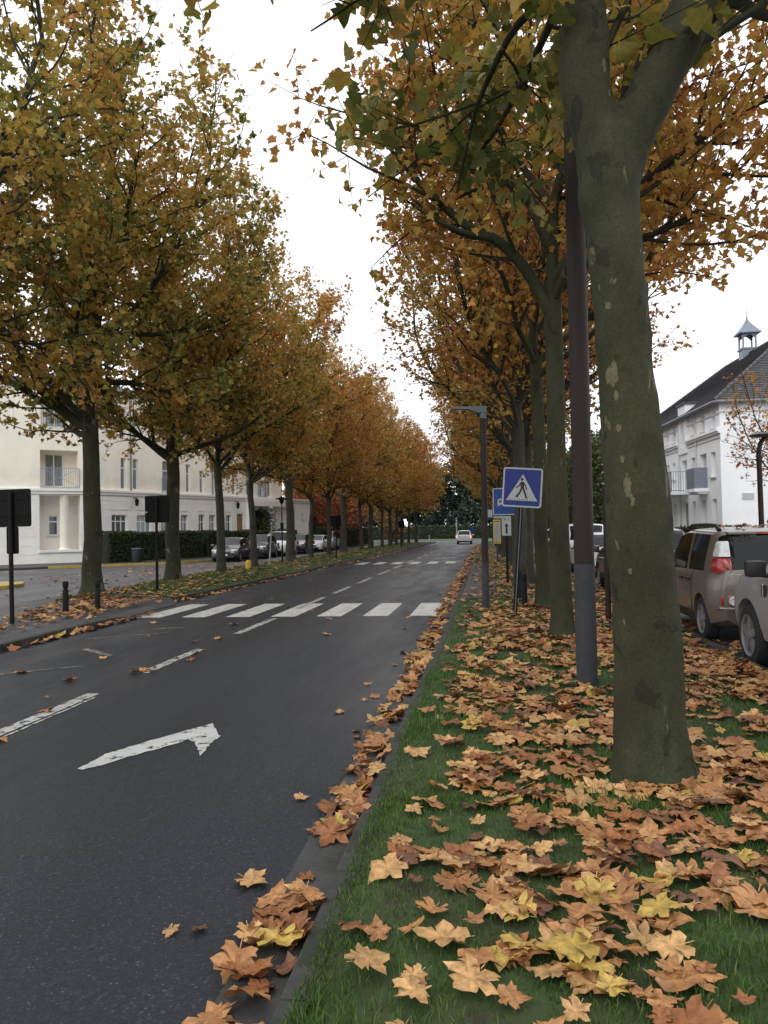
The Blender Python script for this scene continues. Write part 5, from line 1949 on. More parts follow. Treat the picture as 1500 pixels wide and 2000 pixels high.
make_car('tall', TALL, 'far silver car near the end of the right-hand parking lane', G_P, 'silver_car', (3.9, 45.0, 0), 0)
make_car('hatch', HATCH, 'pale green car facing the camera behind the brown pole', 'cars parked across the parking street', 'green_car', (6.2, 33.5, 0), PI)
make_car('tall', TALL, 'white car parked across the parking street, seen past the blue sign', 'cars parked across the parking street', 'white_car', (6.6, 47, 0), PI)
G_L = 'cars parked along the left side street'
make_car('hatch', HATCH, 'black hatchback parked first in line before the hedge, facing the camera', G_L, 'dark_car', (-15.9, 46.6, 0), PI + .10)
make_car('tall', TALL, 'dark blue car parked second in line behind the black hatchback', G_L, 'navy_car', (-15.5, 51.4, 0), PI + .08)
make_car('van', VAN, 'white compact van parked third in the left line of cars', G_L, 'white_car', (-15.4, 56.4, 0), PI + .05)
make_car('tall', TALL, 'dark grey car parked fourth in the left line behind the white van', G_L, 'dark_car', (-15.3, 61.6, 0), PI + .04)
make_car('hatch', HATCH, 'silver car parked fifth in the left line of cars', G_L, 'white_car', (-14.9, 66.6, 0), PI)
make_car('van', VAN, 'grey car parked last in the left line before the far hedge', G_L, 'silver_car', (-15.0, 71.6, 0), PI)
make_car('tall', TALL, 'silver car with lit tail lights driving away at the far end of the road', None, 'white_car', (-2.65, 93.5, 0), 0, lit=True)


# ------------------------------------------------------------------ poles, signs, lamps, bollards
def prnt(name, poly, y, material, parent, d=0.0015):
    return MB().prism(poly, y - d, y).build(name, material, parent)


def thick_line(pts, w):
    """Polygon of a stroke of width w along pts."""
    P = [Vector(p) for p in pts]
    l_, r_ = [], []
    for i, p in enumerate(P):
        d = (P[min(i + 1, len(P) - 1)] - P[max(i - 1, 0)]).normalized()
        n = Vector((-d.y, d.x)) * w / 2
        l_.append(tuple(p + n))
        r_.append(tuple(p - n))
    return l_ + r_[::-1]


# big brown pole close to the near tree
lp = empty('lamp_post', (0.965, 7.91, 0.06))
tag(lp, 'thick brown pole with grey foot, left of the big forked tree trunk', 'lamp post', 'brown lamp posts on the right verge')
MB().lathe([(.104, -.06), (.104, 1.23)], 14).build('foot', M['pole_grey'], lp, smooth=True)
MB().lathe([(.100, 1.232), (.094, 5.75)], 14).build('shaft', M['brown_wood'], lp, smooth=True)
MB().lathe([(.098, 5.752), (.098, 6.0)], 14).build('collar', M['pole_grey'], lp, smooth=True)
# smaller lamp post with its flat head over the road
lp2 = empty('lamp_post', (-0.045, 15.34, 0.06), 0)
tag(lp2, 'slim brown lamp post with flat grey head reaching left over the road', 'lamp post', 'brown lamp posts on the right verge')
lp2.rotation_euler = (0, R(.4), 0)
MB().lathe([(.070, -.06), (.070, .95)], 14).build('foot', M['pole_grey'], lp2, smooth=True)
MB().lathe([(.068, .952), (.062, 3.80)], 14).build('shaft', M['brown_wood'], lp2, smooth=True)
MB().lathe([(.064, 3.802), (.064, 3.93)], 14).build('collar', M['head_grey'], lp2, smooth=True)
MB().add([(.075, -.07, 3.90), (.075, .07, 3.90), (-.10, .07, 3.91), (-.10, -.07, 3.91), (-.30, .07, 3.985), (-.30, -.07, 3.985), (-.60, .06, 4.00), (-.60, -.06, 4.00),
          (.075, -.07, 4.035), (.075, .07, 4.035), (-.60, .06, 4.05), (-.60, -.06, 4.05)],
         [(0, 1, 2, 3), (3, 2, 4, 5), (5, 4, 6, 7), (8, 11, 10, 9), (0, 8, 9, 1), (7, 6, 10, 11), (0, 3, 5, 7, 11, 8), (1, 9, 10, 6, 4, 2)]).build('lamp_head', M['head_grey'], lp2, bevel=.01)
# dark purple banded post at the parking kerb
rp = empty('marker_post', (2.03, 13.53, 0.06))
tag(rp, 'thin dark post with pale rings, seen between the brown pole and big trunk', 'post')
MB().lathe([(.050, -.06), (.046, 3.6)], 12).build('shaft', M['brown_wood'], rp, smooth=True)
for z in (2.33, 2.52, 2.66):
    MB().lathe([(.052, z), (.052, z + .025)], 12).build('ring', M['sign_white'], rp, smooth=True)

# pedestrian crossing sign, leaning right
ps = empty('pedestrian_sign', (0.49, 14.57, 0.06))
tag(ps, 'blue pedestrian crossing sign on a leaning black post', 'road sign')
ps.rotation_euler = (0, R(4.6), 0)
MB().lathe([(.040, -.08), (.040, 2.75)], 10).build('post', M['black_paint'], ps, smooth=True)
MB().box(-.009, .009, -.046, -.038, .0, 2.0).build('post_rib', M['head_grey'], ps)
pan = MB().prism(rounded_rect(.725, .735, .05, 5, 0, 2.37), -.075, -.048).build('panel', M['sign_white'], ps)
MB().box(-.30, .30, -.047, -.036, 2.20, 2.24).box(-.30, .30, -.047, -.036, 2.50, 2.54).build('bracket', M['galv'], ps)
prnt('field', rounded_rect(.665, .675, .02, 3, 0, 2.37), -.0752, M['sign_blue'], pan)
prnt('triangle', [(-.285, 2.125), (.285, 2.125), (0, 2.62)], -.0772, M['sign_white'], pan)
fig = MB()
y_f = -.0792
for pl in (rounded_rect(.055, .055, .027, 5, -.012, 2.522),
           [(-.035, 2.478), (.022, 2.478), (.034, 2.345), (-.032, 2.345)],
           thick_line([(-.022, 2.465), (-.060, 2.400), (-.115, 2.362)], .024),
           thick_line([(.014, 2.465), (.055, 2.410), (.085, 2.335)], .022)):
    fig.prism(pl, y_f - .0015, y_f)
for pl in (thick_line([(-.012, 2.355), (-.045, 2.270), (-.105, 2.195), (-.075, 2.190)], .034), thick_line([(.014, 2.355), (.050, 2.275), (.080, 2.185), (.105, 2.188)], .034)):
    fig.prism(pl, y_f - .0035, y_f - .0017)
fig.build('walking_figure', M['sign_black'], pan)
st_ = MB()
for k in range(10):
    x = -.235 + .047 * k
    st_.prism([(x, 2.138), (x + .022, 2.138), (x + .022, 2.152), (x, 2.152)], y_f - .0015, y_f)
st_.build('crossing_stripe_row', M['sign_blue'], pan)

# bus stop sign with arrow plate, behind it
bs = empty('bus_sign', (0.55, 21.51, 0.06))
tag(bs, 'blue square bus sign with a white arrow plate below it', 'road sign')
MB().lathe([(.035, -.08), (.035, 2.75)], 10).build('post', M['black_paint'], bs, smooth=True)
pan = MB().prism(rounded_rect(.72, .75, .04, 5, 0.0, 2.36), -.07, -.045).build('panel', M['sign_white'], bs)
pan.rotation_euler = (0, R(0), 0)
prnt('field', rounded_rect(.665, .695, .02, 3, 0, 2.36), -.0702, M['bus_blue'], pan)
bus = MB()
bus.prism(rounded_rect(.44, .17, .03, 4, -.01, 2.325), -.0738, -.0722)
bus.prism(rounded_rect(.42, .025, .01, 3, -.01, 2.43), -.0738, -.0722)
bus.build('bus_symbol', M['sign_white'], pan)
wn_ = MB()
for k in range(4):
    wn_.prism([(-.19 + k * .095, 2.335), (-.115 + k * .095, 2.335), (-.115 + k * .095, 2.39), (-.19 + k * .095, 2.39)], -.0755, -.0740)
for x in (-.13, .12):
    wn_.prism(rounded_rect(.07, .07, .034, 4, x, 2.245), -.0758, -.0742)
wn_.build('bus_symbol_detail', M['bus_blue'], pan)
pl_ = MB().prism(rounded_rect(.255, .54, .02, 3, 0.0, 1.685), -.065, -.045).build('arrow_plate', M['sign_white'], bs)
MB().prism(rounded_rect(.225, .51, .012, 3, 0, 1.685), -.0665, -.0652).build('plate_border', M['galv'], pl_)
MB().prism(rounded_rect(.213, .498, .010, 3, 0, 1.685), -.0685, -.0667).build('plate_face', M['sign_white'], pl_)
MB().prism([(-.028, 1.475), (.028, 1.475), (.028, 1.68), (.062, 1.68), (0, 1.765), (-.062, 1.68), (-.028, 1.68)], -.0705, -.0687).build('arrow', M['sign_black'], pl_)
text_part('lettering', '70 m', .085, M['sign_black'], pl_, (0, -.0712, 1.86))

# bus stop pole with yellow framed timetable
bp = empty('bus_stop', (0.50, 37.4, 0.06))
tag(bp, 'bus stop pole with yellow framed timetable and dark blue flag', 'bus stop')
MB().lathe([(.04, -.08), (.04, 2.60)], 10).build('post', M['purple_post'], bp, smooth=True)
fl = MB().prism(rounded_rect(.84, .50, .03, 3, -.05, 2.34), -.06, -.02).build('flag', M['navy'], bp)
MB().prism(rounded_rect(.22, .36, .02, 3, -.31, 2.37), -.063, -.0605).build('flag_mark', M['sign_white'], fl)
MB().prism(rounded_rect(.46, .10, .02, 3, .08, 2.18), -.063, -.0605).build('flag_mark', M['sign_white'], fl)
tt = MB().prism(rounded_rect(.36, 1.16, .03, 3, 0, 1.49), -.09, -.03).build('timetable_case', M['panel_yellow'], bp)
MB().prism(rounded_rect(.25, .88, .01, 2, 0, 1.47), -.094, -.0905).build('timetable', M['timetable'], tt)
ln = MB()
for k in range(14):
    ln.prism([(-.09, 1.10 + k * .055), (.09 - .05 * (k % 3 == 0), 1.10 + k * .055), (.09 - .05 * (k % 3 == 0), 1.118 + k * .055), (-.09, 1.118 + k * .055)], -.0955, -.0942)
ln.build('timetable_line', M['trim_grey'], tt)
MB().prism([(-.12, 1.965), (.12, 1.965), (.12, 2.0), (-.12, 2.0)], -.094, -.0905).build('timetable_heading', M['sign_black'], tt)
MB().prism([(-.12, .975), (.12, .975), (.12, .995), (-.12, .995)], -.094, -.0905).build('timetable_footer', M['sign_black'], tt)

# backs of dark signs on the left
def back_sign(label, x, y, w, h, zc, lean=0.0, extra=None, group=None, rz=0.0):
    o = empty('road_sign', (x, y, .09), rz)
    tag(o, label, 'road sign', group)
    o.rotation_euler = (0, R(lean), rz)
    MB().lathe([(.040, -.08), (.038, zc + h / 2 - .05)], 10).build('post', M['black_paint'], o, smooth=True)
    pn = MB().prism(rounded_rect(w, h, .045, 5, 0, zc), .045, .075).build('panel', M['sign_back'], o)
    for q in (1, -1):
        MB().box(-w / 2 + .04, w / 2 - .04, .03, .046, zc + q * h * .22, zc + q * h * .22 + .045).build('rail', M['sign_back'], pn)
    if extra:
        MB().prism(rounded_rect(extra[0], extra[1], .03, 4, 0, extra[2]), .045, .07).build('small_plate', M['sign_back'], o)
    return o


back_sign('back of a dark square sign with a small plate under it, at the left edge', -8.69, 13.15, .74, .70, 2.13, -.6, (.23, .50, 1.53))
sg = back_sign('back of a dark square sign left of a stout trunk on the verge', -8.94, 20.0, .70, .74, 2.30)
MB().box(-.335, -.28, .028, .044, 2.20, 2.235).build('sticker', M['sign_white'], sg)
for i, (x, y) in enumerate([(-8.75, 44.3), (-8.4, 76), ]):
    back_sign(['back of a small dark sign far along the left verge', 'back of a tiny dark sign near the end of the left verge'][i], x, y, .62, .66, 2.25)
back_sign('back of a dark sign by the far hedge, behind the left row', -12.6, 55.0, .6, .8, 2.0)
back_sign('back of a dark sign further along the side street', -13.0, 66.0, .6, .6, 2.1)


def bollard(x, y, z, label, group):
    o = empty('bollard', (x, y, z))
    tag(o, label, 'bollard', group)
    MB().lathe([(.058, -.06), (.058, .49), (.052, .50)], 14).build('shaft', M['black_paint'], o, smooth=True)
    MB().lathe([(.040, .50), (.040, .535), (.058, .545), (.060, .64), (.050, .668), (.015, .675)], 14).build('cap', M['black_paint'], o, smooth=True)


bollard(-8.60, 14.81, .085, 'short black bollard standing in leaves left of the stout trunk', 'black bollards on the left refuge')
bollard(-8.33, 15.61, .06, 'short black bollard right in front of the stout trunk', 'black bollards on the left refuge')
bollard(0.74, 15.91, .07, 'short black bollard at the right of the leaning sign post', 'black bollards by the crossing')
bollard(0.69, 17.29, .07, 'short black bollard mostly hidden behind another by the leaning sign post', 'black bollards by the crossing')

tp = empty('marker_post', (1.92, 33.3, .06))
tag(tp, 'thin black post between the slim trunks on the right verge', 'post')
MB().lathe([(.035, -.06), (.035, 2.0)], 8).build('shaft', M['black_paint'], tp, smooth=True)
MB().lathe([(.07, 2.0), (.09, 2.1), (.09, 2.35), (.05, 2.42)], 10).build('cap', M['black_paint'], tp, smooth=True)
# slender lamp on the left verge
ll = empty('lamp_post', (-10.64, 39.3, .12))
tag(ll, 'slender black lamp post with small lantern among the left trees', 'lamp post')
MB().lathe([(.05, -.06), (.05, .9), (.03, .95), (.027, 3.1)], 10).build('shaft', M['black_paint'], ll, smooth=True)
MB().lathe([(.05, 3.1), (.09, 3.13), (.14, 3.32), (.34, 3.34), (.34, 3.38), (.06, 3.46), (.02, 3.52)], 14).build('lantern', M['black_paint'], ll, smooth=True)
MB().lathe([(.09, 1.75), (.09, 2.1)], 10).build('sign_band', M['black_paint'], ll)
sk = empty('sapling_stake', (-11.02, 38.2, .12))
tag(sk, 'thin pale leaning stake beside the slender black lamp post', 'stake')
sk.rotation_euler = (0, R(3.5), 0)
MB().tube([(0, 0, -.1), (0, 0, 1.2), (.02, 0, 2.0)], [.045, .04, .03], 8).build('shaft', M['galv'], sk, smooth=True)
ym = empty('marker_post', (-10.34, 32.5, .12))
tag(ym, 'short yellow marker post beside a thin trunk on the left verge', 'marker')
MB().lathe([(.12, -.05), (.12, .30), (.10, .36), (.03, .42)], 12).build('body', M['plastic_yellow'], ym, smooth=True)
MB().lathe([(.125, .20), (.125, .235)], 12).build('band', M['panel_yellow'], ym, smooth=True)
bn = empty('litter_bin', (-20.95, 44.0, .10))
tag(bn, 'grey litter bin in front of the dark hedge', 'bin')
MB().lathe([(.24, 0), (.27, .05), (.29, .76), (.27, .78)], 18).build('body', M['pole_grey'], bn, smooth=True)
MB().lathe([(.305, .781), (.305, .83), (.24, .85), (.22, .79)], 18).build('rim', M['head_grey'], bn, smooth=True)
# disc-headed lamp on the right
dl = empty('street_lamp', (8.42, 25.0, .0))
tag(dl, 'brown street lamp with flat disc head in front of the white building', 'street lamp')
MB().tube([(0, 0, -.06), (-.02, 0, 2.5), (-.03, 0, 3.9), (.02, 0, 4.15), (.12, 0, 4.30), (.25, 0, 4.37)], [.085, .08, .075, .07, .06, .05], 12).build('shaft', M['brown_wood'], dl, smooth=True)
MB().lathe([(.02, 4.34), (.40, 4.37), (.46, 4.41), (.40, 4.45), (.02, 4.47)], 22, mtx=Matrix.Translation((.14, 0, 0))).build('lamp_head', M['head_grey'], dl, smooth=True)
fs_ = empty('road_sign', (-2.0, 104, 0))
tag(fs_, 'tiny round blue sign by the far silver car', 'road sign')
MB().lathe([(.04, 0), (.04, 1.9)], 8).build('post', M['galv'], fs_)
MB().lathe([(.42, -.015), (.42, .015)], 20, mtx=Matrix.Translation((0, -.05, 1.75)) @ Matrix.Rotation(PI / 2, 4, 'X')).build('panel', M['bus_blue'], fs_)
wp = empty('white_post', (-4.3, 112, 0))
tag(wp, 'thin pale post at the far end of the road', 'post')
MB().lathe([(.09, 0), (.08, 3.2)], 8).build('shaft', M['sign_white'], wp, smooth=True)
MB().lathe([(.11, 3.2), (.11, 3.5), (.03, 3.56)], 8).build('cap', M['trim_grey'], wp, smooth=True)
for i, x in enumerate([-14.0, -12.3, -10.0, -8.3]):
    o = empty('white_post', (x, 112, 0))
    tag(o, 'low white verge post at the far end of the left row', 'post', 'low white posts at the far junction')
    MB().lathe([(.07, 0), (.07, .95), (.02, 1.0)], 8).build('shaft', M['sign_white'], o, smooth=True)
    MB().lathe([(.074, .7), (.074, .8)], 8).build('band', M['sign_black'], o, smooth=True)


# ------------------------------------------------------------------ grass blades
def blades(n, region, rng, hmin, hmax, wid, zf):
    x0, x1, y0, y1 = region
    x = rng.uniform(x0, x1, n)
    y = y0 + (y1 - y0) * rng.random(n) ** 1.25
    return x, y, rng.uniform(hmin, hmax, n), np.full(n, wid), zf(x, y)


def grass_obj(name, sets, rng, label):
    X = np.concatenate([s[0] for s in sets])
    Y = np.concatenate([s[1] for s in sets])
    Hh = np.concatenate([s[2] for s in sets])
    Wd = np.concatenate([s[3] for s in sets])
    Z = np.concatenate([s[4] for s in sets])
    kp = rng.random(len(X)) < np.clip(.78 + .45 * np.sin(3.1 * X + 2.2 * Y) * np.sin(2.7 * Y - 1.9 * X + .6) + .3 * np.sin(9.3 * X + 4.1 * Y) * np.sin(8.1 * Y - 5.3 * X), .22, 1)
    X, Y, Hh, Wd, Z = X[kp], Y[kp], Hh[kp], Wd[kp], Z[kp]
    n = len(X)
    patch_ = 0.6 + 0.28 * np.sin(2.1 * X + 1.3 * Y) + 0.25 * np.sin(-1.7 * X + 2.9 * Y + 1) + .2 * np.sin(5.1 * X - 3.3 * Y)
    Hh = Hh * np.clip(patch_, .45, 1.15)
    a = rng.uniform(0, 2 * PI, n)
    lean = rng.uniform(0.15, 1.0, n) * Hh
    la = rng.uniform(0, 2 * PI, n)
    dx, dy = np.cos(a) * Wd / 2, np.sin(a) * Wd / 2
    lx, ly = np.cos(la) * lean, np.sin(la) * lean
    V = np.zeros((n, 5, 3))
    V[:, 0] = np.stack([X - dx, Y - dy, Z - .005], 1)
    V[:, 1] = np.stack([X + dx, Y + dy, Z - .005], 1)
    V[:, 2] = np.stack([X + dx * .75 + lx * .35, Y + dy * .75 + ly * .35, Z + Hh * .62], 1)
    V[:, 3] = np.stack([X - dx * .75 + lx * .35, Y - dy * .75 + ly * .35, Z + Hh * .62], 1)
    V[:, 4] = np.stack([X + lx, Y + ly, Z + Hh], 1)
    k = np.arange(n)[:, None] * 5
    Q = np.concatenate([k, k + 1, k + 2, k + 3], 1)
    T = np.concatenate([k + 3, k + 2, k + 4], 1)
    pal = np.array([(.062, .135, .020), (.085, .165, .025), (.045, .10, .017), (.12, .19, .038), (.17, .16, .055)])
    w = rng.choice(5, n, p=[.34, .27, .24, .11, .04])
    c = pal[w] * rng.uniform(.75, 1.25, (n, 1))
    C = np.repeat(c, 5, axis=0)
    o = link_mesh(name, np_mesh(name, V.reshape(-1, 3), [Q, T], C), M['grass'])
    tag(o, label, None, None, 'stuff')
    return o


rng = np.random.default_rng(101)
LX0, LX1 = -0.60, 2.83
lz = lambda x, y: lawn_z(x, y) - .006
grass_obj('grass', [
    blades(46000, (LX0, 2.4, 1.7, 4.6), rng, .025, .075, .0042, lz),
    blades(40000, (LX0, LX1, 4.4, 9.0), rng, .025, .072, .006, lz),
    blades(22000, (LX0, LX1, 8.8, 18.0), rng, .03, .07, .010, lz),
    blades(5000, (-.685, -.59, 1.7, 9.0), rng, .02, .06, .005, lambda x, y: np.full(len(x), .058)),
    blades(12000, (0.1, LX1, 18.0, 40.0), rng, .03, .07, .018, lz),
    blades(2500, (-.6, -.2, 33.0, 70.0), rng, .03, .07, .03, lz),
], rng, 'short green grass of the right verge under the leaves')


def vz(x, y):
    a = verge_left_kerb(y)
    b_ = verge_left_far(y)
    u = np.clip((x - a) / (b_ - a), 0, 1)
    return .09 + .07 * np.sin(PI * u)


def verge_blades(n, y0, y1, wid):
    y = rng.uniform(y0, y1, n)
    u = rng.uniform(.03, .98, n)
    x = verge_left_kerb(y) + (verge_left_far(y) - verge_left_kerb(y)) * u
    return x, y, rng.uniform(.035, .09, n), np.full(n, wid), vz(x, y)


grass_obj('grass', [verge_blades(15000, 18.6, 30, .018), verge_blades(12000, 30, 60, .03), verge_blades(6000, 60, 104, .05)], rng, 'thin green grass of the left verge under the trees')

# ------------------------------------------------------------------ fallen leaves
LO = [(0.0, 0.0), (0.07, -0.05), (0.22, -0.13), (0.40, -0.06), (0.36, 0.05), (0.46, 0.11), (0.30, 0.17), (0.44, 0.25), (0.65, 0.40), (0.52, 0.45), (0.44, 0.54), (0.25, 0.50), (0.30, 0.66), (0.19, 0.70), (0.11, 0.86), (0.0, 1.0)]
LO_R = LO
LO_FULL = LO_R + [(-p[0], p[1]) for p in LO_R[1:-1]][::-1]
NL = len(LO_FULL)


def litter_template(r_):
    """Folded, curled, dried leaf: outline with teeth, an inner ring and the centre."""
    cup = r_.uniform(-.35, .5)
    fold = r_.uniform(-.25, .3)
    roll = r_.uniform(-.5, .5)
    lob = r_.uniform(-.06, .12, 7)
    ph = r_.uniform(0, 6.28, 3)
    sx, sy = r_.uniform(.82, 1.08), r_.uniform(.85, 1.1)

    def z(x, y):
        yy_ = y - .38
        rad = math.hypot(x, yy_)
        an = math.atan2(yy_, x)
        return cup * rad ** 2 * .55 + fold * abs(x) * .6 + roll * yy_ * abs(yy_) * .5 + .10 * rad * math.sin(3 * an + ph[0]) + .07 * rad * math.sin(5 * an + ph[1]) + lob[int((an + PI) / (2 * PI) * 6.99)] * max(0, rad - .3) * 1.6
    V = []
    for (x, y) in LO_FULL:
        x2, y2 = x * sx + r_.normal(0, .015), y * sy + r_.normal(0, .015)
        V.append((x2, y2 - .4, z(x2, y2) + r_.normal(0, .022)))
    for (x, y) in LO_FULL:
        x2, y2 = x * sx * .52, .38 + (y * sy - .38) * .52
        V.append((x2, y2 - .4, z(x2, y2) + r_.normal(0, .016) - .02))
    V.append((0, -.04, -.02))
    # stalk
    V += [(-.012, -.39, 0.0), (.012, -.39, 0.0), (.03, -.62, .05), (.01, -.62, .05)]
    V = np.array(V)
    V[:, 2] -= V[:, 2].min() * .6
    Q = np.array([(i, (i + 1) % NL, NL + (i + 1) % NL, NL + i) for i in range(NL)] + [(2 * NL + 1, 2 * NL + 2, 2 * NL + 3, 2 * NL + 4)])
    T = np.array([(NL + i, NL + (i + 1) % NL, 2 * NL) for i in range(NL)])
    return V, Q, T


rl_ = np.random.default_rng(55)
LT = [litter_template(rl_) for _ in range(14)]
# lighter templates for the distance
FT = []
for (V, Q, T) in LT[:8]:
    keep = [0, 3, 6, 8, 11, 15, 19, 22, 24, 27]
    v = np.concatenate([V[keep], V[2 * NL:2 * NL + 1]])
    n = len(keep)
    FT.append((v, np.array([(i, (i + 1) % n, n) for i in range(n)])))

LCOL = {'tan': (.46, .218, .084), 'light tan': (.59, .34, .140), 'rust': (.34, .135, .050), 'brown': (.19, .085, .045), 'yellow': (.55, .37, .09)}
LK = list(LCOL)
LW = [.40, .26, .19, .10, .05]


def pick_cols(n, rng, w=LW):
    i = rng.choice(5, n, p=w)
    c = np.array([LCOL[k] for k in LK])[i] * rng.uniform(.78, 1.2, (n, 1))
    return i, c


def density(x, y):
    return 0.62 + 0.24 * np.sin(1.9 * x + 1.1 * y) + 0.20 * np.sin(3.7 * x - 2.3 * y + 1.0) + 0.22 * np.sin(-.7 * x + 1.7 * y + 2.0) + .16 * np.sin(6.1 * x + 4.3 * y)


rng = np.random.default_rng(2024)
LP = []            # x, y, z, tilt, zone


def scatter(n, x0, x1, y0, y1, zf, zone, tilt, thr=0.0, edge=None, pw=1.0):
    x = rng.uniform(x0, x1, n)
    y = y0 + (y1 - y0) * rng.random(n) ** pw
    ok = rng.random(n) < np.clip(density(x, y) + thr, 0, 1)
    if edge is not None:
        ok &= rng.random(n) < edge(x, y)
    x, y = x[ok], y[ok]
    z = zf(x, y)
    for i in range(len(x)):
        LP.append((x[i], y[i], z[i], tilt, zone))


lawn_edge = lambda x, y: np.clip((x + .72) / .75, .05, 1)
zl = lambda x, y: lawn_z(x, y) + rng.uniform(.012, .045, len(x))
scatter(900, -.55, 2.6, 1.9, 5.4, zl, 'lawn', .28, .05, lambda x, y: np.clip((x + .75) / .7, .22, 1))
scatter(1500, -.55, 2.8, 4.6, 9.5, zl, 'lawn', .27, .08, lawn_edge)
scatter(260, 1.0, 2.85, 5.5, 14, zl, 'lawn', .36, .25)
scatter(2400, -.55, 2.8, 9.0, 16.0, zl, 'lawn', .32, .22, lambda x, y: np.clip((x + .55) / .7, .06, 1))
scatter(3000, -.55, 2.8, 15.5, 34.0, lambda x, y: np.maximum(lawn_z(x, y), .112) + rng.uniform(.0, .03, len(x)), 'lawn', .3, .30, lambda x, y: np.clip((x + .6) / 1.3, .22, 1))
scatter(2600, -.55, 2.8, 34.0, 75.0, lambda x, y: lawn_z(x, y) + .03, 'lawn', .3, .25)
for (x, y) in zip(rng.uniform(-.5, 1.9, 95), rng.uniform(2.2, 4.6, 95)):
    LP.append((x, y, float(lawn_z(x, y)) + .03, .3, 'lawn'))
# heaps in the gutter
gz = lambda x, y: .015 + rng.uniform(.0, .06, len(x)) * np.clip((x + 1.0) / .3, .2, 1)


def heap(y0, y1, n, x0=-.97, x1=-.76):
    x = rng.uniform(x0, x1, n)
    y = rng.uniform(y0, y1, n)
    z = gz(x, y)
    for i in range(n):
        LP.append((x[i], y[i], z[i], .55, 'gutter'))


heap(2.2, 2.72, 12)
heap(2.78, 3.42, 26, -1.0, -.77)
heap(4.05, 4.55, 22)
heap(4.5, 4.9, 15)
heap(5.15, 6.2, 26)
heap(6.5, 7.2, 20, -1.05, -.78)
heap(7.4, 8.6, 36)
heap(8.6, 14, 150, -1.0, -.75)
heap(14, 36, 520, -1.05, -.72)
heap(36, 90, 700, -1.15, -.70)
# single leaves lying on the road
for (x, y) in [(-1.17, 4.69), (-1.33, 3.08), (-1.22, 3.11), (-1.13, 3.55), (-.89, 3.61), (-1.37, 6.94), (-1.10, 6.30), (-1.06, 6.12), (-1.13, 7.62), (-1.22, 7.45), (-1.16, 9.43), (-4.79, 8.31), (-4.54, 7.45), (-4.2, 6.84), (-4.18, 8.94), (-4.12, 9.0), (-4.25, 8.85),
               (-4.49, 11.38), (-4.27, 11.77), (-4.18, 11.65), (-5.56, 12.08), (-6.3, 13.92), (-3.97, 5.84), (-4.05, 10.3), (-4.15, 9.9), (-3.9, 9.75), (-5.2, 9.9), (-2.6, 12.2), (-3.0, 14.4), (-1.5, 14.6), (-1.4, 12.9), (-4.6, 13.6), (-5.7, 8.8), (-1.12, 10.4), (-1.3, 8.2), (-3.7, 16.0), (-2.2, 19.5), (-5.4, 18.7)]:
    LP.append((x, y, .012, .22, 'road'))
scatter(130, -6.9, -1.1, 15, 60, lambda x, y: np.full(len(x), .012), 'road', .2, -.1)
# along the left kerb
x = -7.03 - .1 * rng.random(90)
y = rng.uniform(8.5, 15.5, 90)
for i in range(90):
    LP.append((x[i] + .08, y[i], .015 + .04 * rng.random(), .5, 'left gutter'))
yk = rng.uniform(18, 70, 420)
for v in yk:
    LP.append((verge_left_kerb(v) + .15 + .12 * abs(rng.normal()), v, .015 + .03 * rng.random(), .5, 'left gutter'))
# refuge, verge, side street
scatter(1500, -10.2, -7.5, 9.5, 19.0, lambda x, y: .115 + rng.uniform(0, .04, len(x)), 'refuge', .35, .30, lambda x, y: ((x > -9.2 - (y - 13.3) * .25) & ((x < -7.9 - .0 * y) | (rng.random(len(x)) < .25))) * 1.0)
n = 2600
y = 18.8 + 60 * rng.random(n) ** 1.5
u = rng.uniform(.05, .97, n)
x = verge_left_kerb(y) + (verge_left_far(y) - verge_left_kerb(y)) * u
ok = rng.random(n) < np.clip(density(x, y) + .18, 0, 1)
for i in np.where(ok)[0]:
    LP.append((x[i], y[i], vz(x[i], y[i]) + .03, .35, 'verge'))
scatter(520, -15.5, -9.6, 13.5, 30, lambda x, y: np.full(len(x), .013), 'side street', .25, -.1, lambda x, y: (x < -9.4 - (y - 13.3) * .22) * 1.0)
scatter(800, -18.5, -12.0, 26, 46, lambda x, y: np.full(len(x), .013), 'side street', .25, .05)
# both sides of the parking kerb
scatter(420, 2.45, 2.86, 4, 22, zl, 'lawn', .4, .35)
scatter(300, 2.99, 3.35, 6.5, 24, lambda x, y: .015 + rng.uniform(0, .04, len(x)), 'parking', .4, .3)
scatter(300, 3.0, 8.5, 14, 45, lambda x, y: np.full(len(x), .013), 'parking', .25, -.15)
# leaves fallen on the roof of the people carrier
for (x, y) in [(-.30, -1.35), (-.12, -1.28), (.02, -1.15), (.18, -1.30), (-.42, -1.1), (.33, -1.2), (.45, -1.05), (.10, -.95), (-.2, -.9), (.55, -1.3), (.3, -.8)]:
    LP.append((mx + x, my + y, 1.625, .3, 'car roof'))

A = np.array([(p[0], p[1], p[2], p[3]) for p in LP])
zone = np.array([p[4] for p in LP])
n = len(A)
# keep clear of trunks, poles and tyres
keep = np.ones(n, bool)
for (tx, ty_, tr_) in ((1.0, 5.11, .26), (.965, 7.91, .12), (1.05, 11.33, .2), (1.11, 15.78, .2), (.49, 14.57, .06), (-.045, 15.34, .09), (3.12, 9.17, .3), (3.12, 11.62, .3)):
    keep &= (A[:, 0] - tx) ** 2 + (A[:, 1] - ty_) ** 2 > tr_ ** 2
A, zone = A[keep], zone[keep]
n = len(A)
ci, cc = pick_cols(n, rng)
sz = rng.uniform(.07, .19, n)
sz[zone == 'road'] *= .85
yaw_ = rng.uniform(0, 2 * PI, n)
tx_, ty_ = rng.normal(0, 1, n) * A[:, 3] * .55, rng.normal(0, 1, n) * A[:, 3] * .55
ok, dz = in_frame(A[:, :3])
prio = np.where(ok, dz, 1e6)
prio = np.where(ok & (zone == 'car roof'), .1, prio)
